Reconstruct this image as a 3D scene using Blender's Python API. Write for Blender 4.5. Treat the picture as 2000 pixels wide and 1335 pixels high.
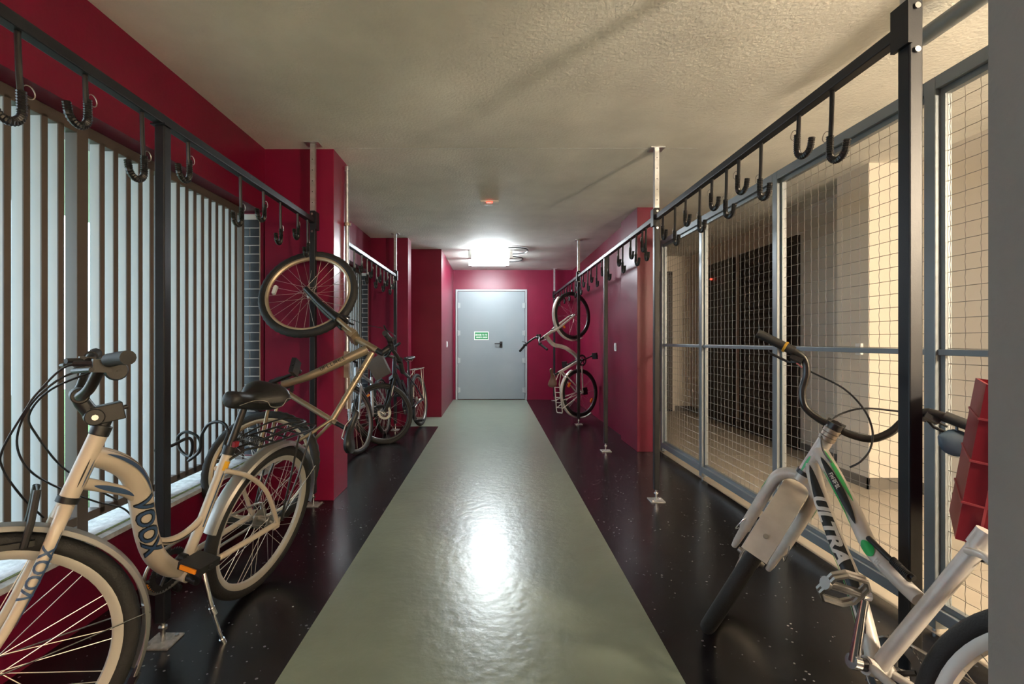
import bpy, math, random
from mathutils import Vector, Matrix
from math import sin, cos, pi, radians
random.seed(7)
scene = bpy.context.scene
for o in list(bpy.data.objects): bpy.data.objects.remove(o)
COL = scene.collection

# ------------------------------------------------------------------ camera
FPX, VX, VY, EYE = 944.0, 963.0, 665.0, 1.14
cd = bpy.data.cameras.new('camera'); cam = bpy.data.objects.new('camera', cd); COL.objects.link(cam)
cam.location = (0, 0, EYE); cam.rotation_euler = (pi/2, 0, 0)
cd.sensor_width = 36.0; cd.lens = FPX*36/2000.0
cd.shift_x = (1000-VX)/2000.0; cd.shift_y = -(667.5-VY)/2000.0
cd.clip_start = 0.05
scene.camera = cam
# ------------------------------------------------------------------ colour management
vs = scene.view_settings
vs.view_transform = 'Standard'; vs.look = 'None'; vs.gamma = 1.0; vs.use_curve_mapping = False
vs.exposure = 0.8
# ------------------------------------------------------------------ overcast sky
world = bpy.data.worlds.new('overcast'); scene.world = world; world.use_nodes = True
bg = world.node_tree.nodes['Background']
bg.inputs[0].default_value = (0.68, 0.86, 1.0, 1); bg.inputs[1].default_value = 3.9

# ------------------------------------------------------------------ materials
MATS = {}
def mat(name, col, rough=0.5, metal=0.0, spec=0.5, bump=0.0, bscale=40.0, var=0.0, vscale=6.0, coat=0.0, emit=None, estr=0.0, stretch=None):
    m = bpy.data.materials.new(name); m.use_nodes = True
    nt = m.node_tree; b = nt.nodes['Principled BSDF']
    b.inputs['Base Color'].default_value = (*col, 1)
    b.inputs['Roughness'].default_value = rough
    b.inputs['Metallic'].default_value = metal
    b.inputs['Specular IOR Level'].default_value = spec
    if coat: b.inputs['Coat Weight'].default_value = coat; b.inputs['Coat Roughness'].default_value = 0.12
    if emit: b.inputs['Emission Color'].default_value = (*emit, 1); b.inputs['Emission Strength'].default_value = estr
    if bump or var:
        tc = nt.nodes.new('ShaderNodeTexCoord'); src = tc.outputs['Object']
        if stretch:
            mp = nt.nodes.new('ShaderNodeMapping'); mp.inputs['Scale'].default_value = stretch
            nt.links.new(src, mp.inputs['Vector']); src = mp.outputs['Vector']
        if var:
            n = nt.nodes.new('ShaderNodeTexNoise'); n.inputs['Scale'].default_value = vscale; n.inputs['Detail'].default_value = 6
            nt.links.new(src, n.inputs['Vector'])
            r = nt.nodes.new('ShaderNodeValToRGB')
            lo = [max(0, c*(1-var)) for c in col]; hi = [min(1, c*(1+var)) for c in col]
            r.color_ramp.elements[0].color = (*lo, 1); r.color_ramp.elements[0].position = .3
            r.color_ramp.elements[1].color = (*hi, 1); r.color_ramp.elements[1].position = .7
            nt.links.new(n.outputs['Fac'], r.inputs['Fac']); nt.links.new(r.outputs['Color'], b.inputs['Base Color'])
        if bump:
            n2 = nt.nodes.new('ShaderNodeTexNoise'); n2.inputs['Scale'].default_value = bscale; n2.inputs['Detail'].default_value = 4
            nt.links.new(src, n2.inputs['Vector'])
            bp = nt.nodes.new('ShaderNodeBump'); bp.inputs['Strength'].default_value = bump; bp.inputs['Distance'].default_value = 0.01
            nt.links.new(n2.outputs['Fac'], bp.inputs['Height']); nt.links.new(bp.outputs['Normal'], b.inputs['Normal'])
    MATS[name] = m
    return m

mat('red_paint', (0.155, 0.0048, 0.027), 0.36, spec=0.3, bump=0.05, bscale=60, var=0.10, vscale=3)
mat('walkway', (0.185, 0.22, 0.17), 0.29, bump=0.2, bscale=20, var=0.07, vscale=5)
mat('ceiling_plaster', (0.74, 0.735, 0.68), 0.75, bump=0.35, bscale=55, var=0.12, vscale=2.2)
mat('black_powder', (0.009, 0.010, 0.013), 0.46, spec=0.35, bump=0.03, bscale=200)
mat('rubber_sleeve', (0.008, 0.008, 0.009), 0.33)
mat('galvanised', (0.55, 0.57, 0.58), 0.38, metal=0.9, var=0.15, vscale=30)
mat('steel', (0.60, 0.60, 0.60), 0.25, metal=1.0)
mat('dull_steel', (0.38, 0.36, 0.33), 0.42, metal=0.9)
mat('slat_paint', (0.44, 0.46, 0.48), 0.5)
mat('frame_taupe', (0.105, 0.088, 0.078), 0.5)
mat('partition_grey', (0.20, 0.225, 0.24), 0.38, metal=0.25)
mat('wire', (0.30, 0.28, 0.25), 0.4, metal=0.75)
mat('sill_stone', (0.52, 0.53, 0.54), 0.6, bump=0.3, bscale=50, var=0.3, vscale=25)
mat('moss', (0.16, 0.20, 0.05), 0.9, bump=0.6, bscale=120, var=0.4, vscale=40)
mat('grass', (0.07, 0.15, 0.035), 0.9, bump=0.8, bscale=60, var=0.5, vscale=18)
mat('leaf', (0.10, 0.24, 0.05), 0.6, var=0.4, vscale=8)
mat('bark', (0.12, 0.09, 0.06), 0.9)
mat('brick', (0.022, 0.025, 0.033), 0.42, var=0.35, vscale=14)
mat('mortar', (0.42, 0.42, 0.42), 0.9)
mat('lobby_wall', (0.66, 0.60, 0.51), 0.8, bump=0.05, bscale=120)
mat('lobby_grey', (0.40, 0.36, 0.30), 0.8)
mat('lobby_base', (0.16, 0.145, 0.125), 0.6)
mat('lobby_tile', (0.42, 0.37, 0.30), 0.35, var=0.08, vscale=4)
mat('lobby_grout', (0.22, 0.20, 0.17), 0.9)
mat('dark_door', (0.020, 0.016, 0.014), 0.5)
mat('jamb_grey', (0.155, 0.168, 0.165), 0.85, bump=0.1, bscale=120, var=0.06, vscale=9)
mat('door_grey', (0.21, 0.25, 0.27), 0.42, var=0.04, vscale=2)
mat('door_frame', (0.34, 0.37, 0.38), 0.4)
mat('black_plastic', (0.010, 0.010, 0.011), 0.4)
mat('white_plastic', (0.75, 0.75, 0.73), 0.4)
mat('sign_green', (0.01, 0.22, 0.07), 0.5)
mat('sign_white', (0.85, 0.88, 0.86), 0.5)
mat('tube_light', (1, 1, 1), 0.4, emit=(0.86, 0.95, 1.0), estr=104.0)
mat('warm_light', (1, 1, 1), 0.4, emit=(1.0, 0.82, 0.61), estr=600.0)
mat('fill_light', (1, 1, 1), 0.4, emit=(1.0, 0.92, 0.78), estr=36.0)  # glow of the added fill globe behind the viewer
mat('red_led', (0.6, 0.02, 0.01), 0.3, emit=(1.0, 0.06, 0.03), estr=2.0)
mat('base_plate', (0.42, 0.42, 0.42), 0.5, metal=0.5, var=0.35, vscale=40)
mat('tyre', (0.012, 0.0115, 0.011), 0.7, bump=0.2, bscale=200)
mat('rim_silver', (0.50, 0.47, 0.42), 0.42, metal=0.35)
mat('rim_dark', (0.02, 0.02, 0.022), 0.4)
mat('rim_gold', (0.58, 0.47, 0.33), 0.38, metal=0.6)
mat('spoke', (0.66, 0.62, 0.57), 0.28, metal=0.85)
mat('chrome', (0.72, 0.72, 0.72), 0.14, metal=1.0)
mat('fender_silver', (0.52, 0.51, 0.49), 0.3, metal=0.85)
mat('frame_cream', (0.53, 0.455, 0.365), 0.32, coat=0.3)
mat('frame_gold', (0.30, 0.235, 0.155), 0.38, metal=0.6)
mat('frame_white', (0.54, 0.51, 0.465), 0.35, coat=0.3, var=0.12, vscale=18)
mat('frame_silver', (0.50, 0.51, 0.53), 0.3, metal=0.6)
mat('frame_dark', (0.016, 0.017, 0.028), 0.3, coat=0.4)
mat('bar_black', (0.014, 0.0135, 0.013), 0.3)
mat('grip', (0.012, 0.012, 0.012), 0.65)
mat('saddle_black', (0.012, 0.012, 0.0125), 0.45)
mat('saddle_brown', (0.13, 0.065, 0.035), 0.5)
mat('stitch', (0.30, 0.29, 0.27), 0.6)
mat('cable', (0.008, 0.008, 0.009), 0.4)
mat('letter_blue', (0.035, 0.075, 0.16), 0.4)
mat('letter_black', (0.012, 0.012, 0.012), 0.4)
mat('letter_white', (0.62, 0.60, 0.56), 0.4)
mat('trim_green', (0.015, 0.36, 0.085), 0.35)
mat('amber', (0.75, 0.22, 0.01), 0.3)
mat('yellow_sticker', (0.70, 0.38, 0.02), 0.5)
mat('pink', (0.42, 0.03, 0.17), 0.4)
mat('crate_red', (0.22, 0.008, 0.018), 0.42)
mat('crate_rib', (0.36, 0.05, 0.06), 0.45)
mat('blue_grey', (0.045, 0.075, 0.11), 0.45)
mat('bag_grey', (0.085, 0.078, 0.075), 0.8)
mat('pipe_brown', (0.30, 0.25, 0.20), 0.45, metal=0.4)
mat('yellow_tape', (0.55, 0.30, 0.02), 0.6)

def black_floor_mat():
    m = bpy.data.materials.new('black_floor'); m.use_nodes = True; nt = m.node_tree; b = nt.nodes['Principled BSDF']
    tc = nt.nodes.new('ShaderNodeTexCoord')
    v = nt.nodes.new('ShaderNodeTexVoronoi'); v.inputs['Scale'].default_value = 38; v.inputs['Randomness'].default_value = 1
    nt.links.new(tc.outputs['Object'], v.inputs['Vector'])
    n0 = nt.nodes.new('ShaderNodeTexNoise'); n0.inputs['Scale'].default_value = 9; n0.inputs['Detail'].default_value = 3
    nt.links.new(tc.outputs['Object'], n0.inputs['Vector'])
    # fleck size differs from place to place
    ms = nt.nodes.new('ShaderNodeMath'); ms.operation = 'MULTIPLY_ADD'; ms.inputs[1].default_value = 0.75; ms.inputs[2].default_value = -0.30
    nt.links.new(n0.outputs['Fac'], ms.inputs[0])
    lt = nt.nodes.new('ShaderNodeMath'); lt.operation = 'LESS_THAN'
    nt.links.new(v.outputs['Distance'], lt.inputs[0]); nt.links.new(ms.outputs[0], lt.inputs[1])
    n1 = nt.nodes.new('ShaderNodeTexNoise'); n1.inputs['Scale'].default_value = 2.2; n1.inputs['Detail'].default_value = 8; n1.inputs['Roughness'].default_value = .7
    nt.links.new(tc.outputs['Object'], n1.inputs['Vector'])
    r = nt.nodes.new('ShaderNodeValToRGB')
    r.color_ramp.elements[0].position = .35; r.color_ramp.elements[0].color = (.0035, .0035, .0045, 1)
    r.color_ramp.elements[1].position = .8; r.color_ramp.elements[1].color = (.014, .013, .015, 1)
    nt.links.new(n1.outputs['Fac'], r.inputs['Fac'])
    mx = nt.nodes.new('ShaderNodeMix'); mx.data_type = 'RGBA'
    nt.links.new(lt.outputs[0], mx.inputs[0]); nt.links.new(r.outputs['Color'], mx.inputs[6]); mx.inputs[7].default_value = (.15, .15, .16, 1)
    nt.links.new(mx.outputs[2], b.inputs['Base Color'])
    rr = nt.nodes.new('ShaderNodeMapRange'); rr.inputs[3].default_value = .20; rr.inputs[4].default_value = .30
    nt.links.new(n1.outputs['Fac'], rr.inputs[0]); nt.links.new(rr.outputs[0], b.inputs['Roughness'])
    n2 = nt.nodes.new('ShaderNodeTexNoise'); n2.inputs['Scale'].default_value = 7; n2.inputs['Detail'].default_value = 5
    nt.links.new(tc.outputs['Object'], n2.inputs['Vector'])
    bp = nt.nodes.new('ShaderNodeBump'); bp.inputs['Strength'].default_value = .12; bp.inputs['Distance'].default_value = .01
    nt.links.new(n2.outputs['Fac'], bp.inputs['Height']); nt.links.new(bp.outputs['Normal'], b.inputs['Normal'])
    MATS['black_floor'] = m
black_floor_mat()

# ------------------------------------------------------------------ geometry helpers
def catmull(pts, n=8, closed=False):
    P = [Vector(p) for p in pts]; out = []
    N = len(P)
    for i in range(N if closed else N-1):
        if closed: a, b, c, d = P[(i-1) % N], P[i], P[(i+1) % N], P[(i+2) % N]
        else: a, b, c, d = P[max(i-1, 0)], P[i], P[i+1], P[min(i+2, N-1)]
        for k in range(n):
            t = k/n
            out.append(0.5*((2*b)+(c-a)*t+(2*a-5*b+4*c-d)*t*t+(3*b-a-3*c+d)*t**3))
    if not closed: out.append(P[-1])
    return out
def lerp(a, b, t): return a+(b-a)*t
class MB:
    def __init__(s): s.v = []; s.f = []
    def ring(s, pts): 
        i = len(s.v); s.v += [tuple(p) for p in pts]; return list(range(i, i+len(pts)))
    def loft(s, rings, cap=True, closed=False, wrap=True):
        R = [s.ring(r) for r in rings]; n = len(R[0])
        m = len(R) if closed else len(R)-1
        for i in range(m):
            A, B = R[i], R[(i+1) % len(R)]
            for j in range(n if wrap else n-1):
                k = (j+1) % n; s.f.append((A[j], A[k], B[k], B[j]))
        if cap and not closed: s.f.append(tuple(reversed(R[0]))); s.f.append(tuple(R[-1]))
        return s
    def box(s, x0, x1, y0, y1, z0, z1, M=None):
        c = [(x0,y0,z0),(x1,y0,z0),(x1,y1,z0),(x0,y1,z0),(x0,y0,z1),(x1,y0,z1),(x1,y1,z1),(x0,y1,z1)]
        if M is not None: c = [M @ Vector(p) for p in c]
        i = len(s.v); s.v += [tuple(p) for p in c]
        s.f += [tuple(i+k for k in q) for q in ((0,3,2,1),(4,5,6,7),(0,1,5,4),(1,2,6,5),(2,3,7,6),(3,0,4,7))]
        return s
    def prism(s, poly, z0, z1):
        i = len(s.v); n = len(poly)
        s.v += [(x, y, z0) for x, y in poly]+[(x, y, z1) for x, y in poly]
        s.f.append(tuple(i+k for k in reversed(range(n)))); s.f.append(tuple(i+n+k for k in range(n)))
        for k in range(n): s.f.append((i+k, i+(k+1) % n, i+n+(k+1) % n, i+n+k))
        return s
    def path(s, pts, r, n=8, cap=True, closed=False, flat=1.0, up=None):
        P = [Vector(p) for p in pts]; N = len(P)
        rad = r if callable(r) else (lambda t: r)
        T = []
        for i in range(N):
            a = P[(i-1) % N] if (closed or i > 0) else P[i]; b = P[(i+1) % N] if (closed or i < N-1) else P[i]
            d = b-a; T.append(d.normalized() if d.length > 1e-9 else Vector((0, 0, 1)))
        u0 = Vector(up) if up is not None else (Vector((0, 0, 1)) if abs(T[0].z) < .9 else Vector((1, 0, 0)))
        nrm = (u0-T[0]*u0.dot(T[0])).normalized(); rings = []
        for i in range(N):
            nrm = (nrm-T[i]*nrm.dot(T[i])); nrm = nrm.normalized() if nrm.length > 1e-6 else T[i].orthogonal().normalized()
            bn = T[i].cross(nrm); R = rad(i/(N-1) if N > 1 else 0)
            rings.append([P[i]+(nrm*cos(2*pi*k/n)*flat+bn*sin(2*pi*k/n))*R for k in range(n)])
        return s.loft(rings, cap, closed)
    def tube(s, a, b, r0, r1=None, n=10): 
        r1 = r0 if r1 is None else r1
        return s.path([a, b], lambda t: lerp(r0, r1, t), n)
    def lathe(s, prof, n=32, axis='y', c=(0,0,0), closed=True):
        rings = []
        for k in range(n):
            a = 2*pi*k/n; ring = []
            for (r, h) in prof:
                if axis == 'y': p = (r*cos(a), h, r*sin(a))
                elif axis == 'z': p = (r*cos(a), r*sin(a), h)
                else: p = (h, r*cos(a), r*sin(a))
                ring.append((p[0]+c[0], p[1]+c[1], p[2]+c[2]))
            rings.append(ring)
        return s.loft(rings, cap=False, closed=True, wrap=closed)
    def disc(s, r, h0, h1, n=24, axis='y', c=(0,0,0)):
        return s.lathe([(0.0005, h0), (r, h0), (r, h1), (0.0005, h1)], n, axis, c)
    def mesh(s, name, smooth=True):
        me = bpy.data.meshes.new(name); me.from_pydata(s.v, [], s.f); me.update()
        import bmesh
        bm = bmesh.new(); bm.from_mesh(me); bmesh.ops.recalc_face_normals(bm, faces=bm.faces); bm.to_mesh(me); bm.free()
        if smooth:
            for p in me.polygons: p.use_smooth = True
            me.set_sharp_from_angle(angle=radians(38))
        return me
    def build(s, name, m, parent=None, M=None, smooth=True):
        return link(name, s.mesh(name, smooth), m, parent, M)
def link(name, me, m=None, parent=None, M=None):
    if m and not me.materials: me.materials.append(MATS[m])
    o = bpy.data.objects.new(name, me); COL.objects.link(o)
    if parent: o.parent = parent
    if M is not None: o.matrix_local = M
    return o
def bevel(o, w=.004, seg=2):
    b = o.modifiers.new('bevel', 'BEVEL'); b.width = w; b.segments = seg; b.limit_method = 'ANGLE'; b.angle_limit = radians(40)
    return o
def empty(name, label, cat, M=None, group=None):
    o = bpy.data.objects.new(name, None); COL.objects.link(o); o.empty_display_size = .05
    if M is not None: o.matrix_world = M
    tag(o, label, cat, group); return o
def tag(o, label, cat, group=None):
    o['label'] = label; o['category'] = cat
    if group: o['group'] = group
    return o
def struct(o, label=None, cat=None):
    o['kind'] = 'structure'
    if label: o['label'] = label
    if cat: o['category'] = cat
    return o
def T3(x, y, z): return Matrix.Translation((x, y, z))
def at(px, py, Y): return Vector(((px-VX)*Y/FPX, Y, EYE-(py-VY)*Y/FPX))
def text_geo(s, size, shear=0.0, offset=0.0):
    cu = bpy.data.curves.new('txt', 'FONT'); cu.body = s; cu.size = size; cu.shear = shear; cu.offset = offset; cu.resolution_u = 3
    ob = bpy.data.objects.new('txt', cu); COL.objects.link(ob)
    dg = bpy.context.evaluated_depsgraph_get(); me = bpy.data.meshes.new_from_object(ob.evaluated_get(dg))
    import bmesh
    bm = bmesh.new(); bm.from_mesh(me)
    ys0 = [q.co.y for q in bm.verts]; y0, y1 = min(ys0), max(ys0)
    for k in range(1, 9):
        bmesh.ops.bisect_plane(bm, geom=bm.verts[:]+bm.edges[:]+bm.faces[:], plane_co=(0, lerp(y0, y1, k/9), 0), plane_no=(0, 1, 0))
    bm.to_mesh(me); bm.free()
    v = [tuple(x.co) for x in me.vertices]; f = [tuple(p.vertices) for p in me.polygons]
    bpy.data.objects.remove(ob); bpy.data.curves.remove(cu); bpy.data.meshes.remove(me)
    xs = [p[0] for p in v]; ys = [p[1] for p in v]
    cx, cy = (min(xs)+max(xs))/2, (min(ys)+max(ys))/2
    return [(p[0]-cx, p[1]-cy) for p in v], f, max(xs)-min(xs)

CEIL = 2.508
# =================================================================== STRUCTURE
# ---- floor
fl = MB().box(-1.95, 1.72, -2.0, 9.5, -0.12, 0.0).build('floor', 'black_floor', smooth=False)
struct(fl, 'glossy black painted concrete floor with white dust flecks', 'floor')
ww = MB().prism([(-.725, -2.0), (.64, -2.0), (.64, 9.36), (-1.62, 9.36), (-1.62, 6.43), (-.725, 6.43)], 0.0, 0.002).build('painted_walkway', 'walkway', fl, smooth=False)
# ---- ceiling
ce = MB().box(-1.95, 3.45, -2.0, 9.5, CEIL, CEIL+.15).build('ceiling', 'ceiling_plaster', smooth=False)
MB().box(-1.13, 1.45, 3.436, 3.440, CEIL-.0012, CEIL).build('joint_line', 'sill_stone', ce, smooth=False)
struct(ce, 'beige grey plastered concrete ceiling above the corridor', 'ceiling')
# ---- walls
wl = MB()
wl.box(-1.95, -1.63, -2.0, 9.5, 2.055, CEIL)          # lintel beam
wl.box(-1.95, -1.63, -2.0, 9.5, -.12, .30)            # low wall
wl.box(-1.95, -1.63, -2.0, .25, .30, 2.055)
wl.box(-1.66, -1.63, 3.45, 3.80, .30, 2.055); wl.box(-1.95, -1.66, 3.47, 3.80, .30, 2.055)
wl.box(-1.66, -1.63, 6.43, 9.5, .30, 2.055); wl.box(-1.95, -1.66, 6.45, 9.5, .30, 2.055)
struct(wl.build('wall_left', 'red_paint', smooth=False), 'dark red wall with lintel beam and low parapet under the louvres', 'wall')
struct(MB().box(-1.64, 1.72, 9.36, 9.5, 0, CEIL).build('wall_back', 'red_paint', smooth=False), 'red end wall around the grey double door', 'wall')
wr = MB().box(1.54, 1.70, 5.59, 9.37, 0, CEIL)
struct(wr.build('wall_right', 'red_paint', smooth=False), 'red corridor wall beyond the wire mesh partition', 'wall')
struct(bevel(MB().box(1.48, 1.71, 4.96, 5.59, 0, CEIL).build('column', 'red_paint', smooth=False), .003), 'square red column where the mesh partition ends', 'column')
struct(bevel(MB().box(-1.64, -1.137, 3.45, 3.775, 0, CEIL).build('column', 'red_paint', smooth=False), .003), 'square red column behind the hanging gold bicycle', 'column')
struct(bevel(MB().box(-1.64, -1.13, 6.43, 6.67, 0, CEIL).build('column', 'red_paint', smooth=False), .003), 'square red column behind the dark bicycle with rack', 'column')
struct(bevel(MB().box(-1.64, -.77, 7.22, 9.37, 0, CEIL).build('wall_alcove', 'red_paint', smooth=False), .003), 'red projecting wall block beside the grey door with a light switch', 'wall')
struct(MB().box(-1.95, 3.45, -2.12, -2.0, 0, CEIL).build('wall_rear', 'lobby_wall', smooth=False), 'plain wall closing the corridor behind the viewer', 'wall')
struct(MB().box(.461, 1.72, .40, .45, 0, CEIL).build('wall_near', 'jamb_grey', smooth=False), 'blurred plain grey wall edge at the right border', 'wall')
# ---- lobby behind the mesh
fl2 = MB().box(1.72, 3.45, -2.0, 8.0, -0.12, -0.004).build('floor_lobby', 'lobby_grout', smooth=False)
struct(fl2, 'beige stone tiled floor of the lobby behind the mesh', 'floor')
tm = {}
x = 1.722
for i, wx in enumerate((.49, .49, .49)):
    y = .0
    for j in range(14):
        me = tm.get(i) or MB().box(0, wx-.004, 0, .596, -.01, 0).mesh('tile', False)
        tm[i] = me
        if y < 7.9: link('tile', me, 'lobby_tile', fl2, T3(x, y, .0))
        y += .6
    x += wx
lw = MB().box(3.2, 3.45, -2.0, 8.0, 0, CEIL); lw.box(1.7, 3.2, 7.85, 8.0, 0, CEIL)
struct(lw.build('wall_lobby', 'lobby_wall', smooth=False), 'cream plastered lobby wall behind the mesh partition', 'wall')
struct(MB().box(2.89, 3.2, 3.72, 4.06, 0, CEIL).build('column', 'lobby_wall', smooth=False), 'cream lobby column with dark skirting behind the mesh', 'column')
bb = MB()
bb.box(2.875, 3.2, 3.705, 3.72, 0, .085); bb.box(2.875, 2.89, 3.705, 4.06, 0, .085)
bb.box(3.185, 3.2, -2, 3.72, 0, .085); bb.box(3.185, 3.2, 4.06, 5.0, 0, .085); bb.box(3.185, 3.2, 6.20, 6.38, 0, .085)
bb.box(3.185, 3.2, 7.2, 7.85, 0, .085); bb.box(2.95, 3.2, 7.835, 7.85, 0, .085)
struct(bb.build('baseboard_lobby', 'lobby_base', smooth=False), 'dark grey skirting along the lobby walls', 'skirting')

# ---- lobby dark doors
def dark_door(name, y0, y1, slats, label):
    root = empty(name, label, 'door'); root['kind'] = 'structure'
    MB().box(3.170, 3.199, y0, y1, 0, 2.19).build('door_leaf', 'dark_door', root, smooth=False)
    fr = MB(); fr.box(3.155, 3.199, y0-.05, y0, 0, 2.24); fr.box(3.155, 3.199, y1, y1+.05, 0, 2.24); fr.box(3.155, 3.199, y0, y1, 2.19, 2.24)
    fr.build('door_frame', 'dark_door', root, smooth=False)
    if slats:
        me = MB().box(-.012, .004, y0+.07, y1-.07, -.03, .03, Matrix.Rotation(radians(22), 4, 'Y')).mesh('slat', False)
        for k in range(24): link('slat', me, 'dark_door', root, T3(3.158, 0, .18+k*.082))
    return root
dark_door('door_2', 5.08, 6.15, True, 'dark brown louvred lobby door nearest the cream column')
dark_door('door_3', 6.42, 7.14, False, 'plain black lobby door with a red indicator above it')
root = empty('door_4', 'dark narrow panelled door on the far lobby wall', 'door'); root['kind'] = 'structure'
MB().box(2.45, 2.90, 7.815, 7.849, 0, 2.26).build('door_leaf', 'dark_door', root, smooth=False)
me = MB().box(-.012, .012, 7.80, 7.815, .05, 2.2).mesh('batten', False)
for k in range(5): link('batten', me, 'frame_taupe', root, T3(2.72+k*.04, 0, 0))
led = MB().disc(.014, -.01, .012, 12, 'x').build('indicator_lamp', 'red_led', M=T3(3.155, 7.0, 2.03)); tag(led, 'tiny red indicator lamp on the black lobby door', 'lamp')
sw = bevel(MB().box(2.868, 2.889, 3.77, 3.83, 1.03, 1.12).build('light_switch', 'white_plastic', smooth=False), .003); tag(sw, 'white light switch on the cream lobby column', 'switch')
# lobby ceiling pipe
pp = MB().tube((1.83, -1.9, 2.43), (1.83, 2.06, 2.43), .035, n=14).build('ceiling_pipe', 'partition_grey'); tag(pp, 'grey pipe under the lobby ceiling above the mesh', 'pipe')

# ---- louvred windows
def bricks(name, y, x0, x1, z0, z1, label):
    base = MB().box(x0, x1, y, y+.01, z0, z1).build(name, 'mortar', smooth=False); struct(base, label, 'brickwork')
    h = .062; full = (x1-x0); z = z0; row = 0; cache = {}
    while z+h <= z1+1e-6:
        L = .115; cuts = [x1]; c = x1-(L if row % 2 == 0 else L*.62)
        while c > x0+.01: cuts.append(c); c -= L
        cuts.append(x0)
        for a, b in zip(cuts[1:], cuts[:-1]):
            k = round(b-a, 3)
            if k < .02: continue
            if k not in cache: cache[k] = MB().box(.004, k-.004, -.005, .002, .0035, h-.0035).mesh('brick', False)
            link('brick', cache[k], 'brick', base, T3(a, y, z+random.uniform(-.0008, .0008)))
        z += h; row += 1
    return base
bricks('wall_brick', 3.442, -1.93, -1.660, .33, 2.04, 'dark blue brick jamb with pale joints at the end of the near louvres')
bricks('wall_brick', 6.422, -1.93, -1.660, .33, 2.04, 'dark blue brick jamb with pale joints at the end of the far louvres')
def louvre(name, y0, y1, mulls, label):
    root = empty(name, label, 'window', T3(-1.73, y0, .32)); root['kind'] = 'structure'
    L = y1-y0; H = 2.055-.32
    bevel(MB().box(-.05, 0, 0, L, H-.05, H-.002).build('top_rail', 'frame_taupe', root, smooth=False), .002)
    bevel(MB().box(-.05, 0, 0, L, .05, .087).build('bottom_rail', 'frame_taupe', root, smooth=False), .002)
    for m in [0.0, *[q-y0 for q in mulls], L-.03]:
        w = .055 if 0 < m < L-.05 else .03
        bevel(MB().box(-.05, .002, m, m+w, 0, H-.002).build('mullion', 'frame_taupe', root, smooth=False), .002)
    sm = MB().box(-.047, -.004, 0, .022, .06, H-.04).mesh('slat', False)
    em = MB().box(-.005, .0, -.002, .024, .06, H-.04).mesh('slat_edge', False)
    p = .0720; edges = [0.0, *[q-y0 for q in mulls], L-.03]
    for a, b in zip(edges[:-1], edges[1:]):
        s = a+(.055 if a > 0 else .03); n = max(1, round((b-s)/p)); st = (b-s)/n
        for k in range(1, n):
            o = link('slat', sm, 'slat_paint', root, T3(0, s+k*st-.012, 0)); link('slat_edge', em, 'frame_taupe', o)
    return root
louvre('window_1', .25, 3.36, [.47, 1.24, 2.009, 2.53], 'louvred window of pale vertical slats in the near bay')
louvre('window_2', 3.82, 6.36, [4.5, 5.27], 'louvred window of pale vertical slats behind the parked bicycles')
for n, (y0, y1) in enumerate(((.25, 3.44), (3.80, 6.42))):
    s = MB().box(-1.95, -1.622, y0, y1, .30, .322).build('window_sill', 'sill_stone', smooth=False)
    struct(s, ['pale worn stone sill under the near louvres', 'pale stone sill under the louvres of the second bay'][n], 'sill')
    st = MB().box(-1.678, -1.663, y0+.02, y1-.02, .322, .3235).build('moss_line', 'moss', s, smooth=False)
struct(MB().box(-3.7, -1.951, -2.0, 9.5, 2.22, 2.50).build('ceiling_canopy', 'ceiling_plaster', smooth=False), 'concrete canopy slab outside above the louvres', 'canopy')
# outside ground, hedge
gr = MB().box(-9, -1.951, -6, 14, -.4, .12).build('ground_outside', 'grass', smooth=False); struct(gr, 'grass outside the louvred windows', 'ground')
def bush(x, y, z, rx, ry, rz, n, label):
    root = empty('garden_shrub', label, 'shrub', T3(x, y, z), 'shrubs outside the louvres')
    b = MB(); rnd = random.Random(int(x*100+y*1000))
    for k in range(n):
        a, ph, q = rnd.uniform(0, 2*pi), rnd.uniform(0, pi), rnd.random()**.4
        c = Vector((rx*q*cos(a)*sin(ph), ry*q*sin(a)*sin(ph), rz*(1+q*cos(ph))))
        d = Vector((rnd.uniform(-1, 1), rnd.uniform(-1, 1), rnd.uniform(-.4, 1))).normalized()*.045; e = d.orthogonal().normalized()*.02
        i = len(b.v); b.v += [tuple(c-d), tuple(c+e), tuple(c+d), tuple(c-e)]; b.f.append((i, i+1, i+2, i+3))
    f = b.build('foliage', 'leaf', root); f['kind'] = 'stuff'
    MB().path([(0, 0, -.02), (.01, .01, rz*.6), (0, .02, rz*1.2)], .012, 6).build('stem', 'bark', root)
bush(-2.35, 3.6, .12, .2, .3, .22, 900, 'green shrub outside the end of the near louvres')
bush(-2.45, 4.9, .12, .3, .5, .35, 1200, 'green shrub outside the louvres of the second bay')

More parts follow.
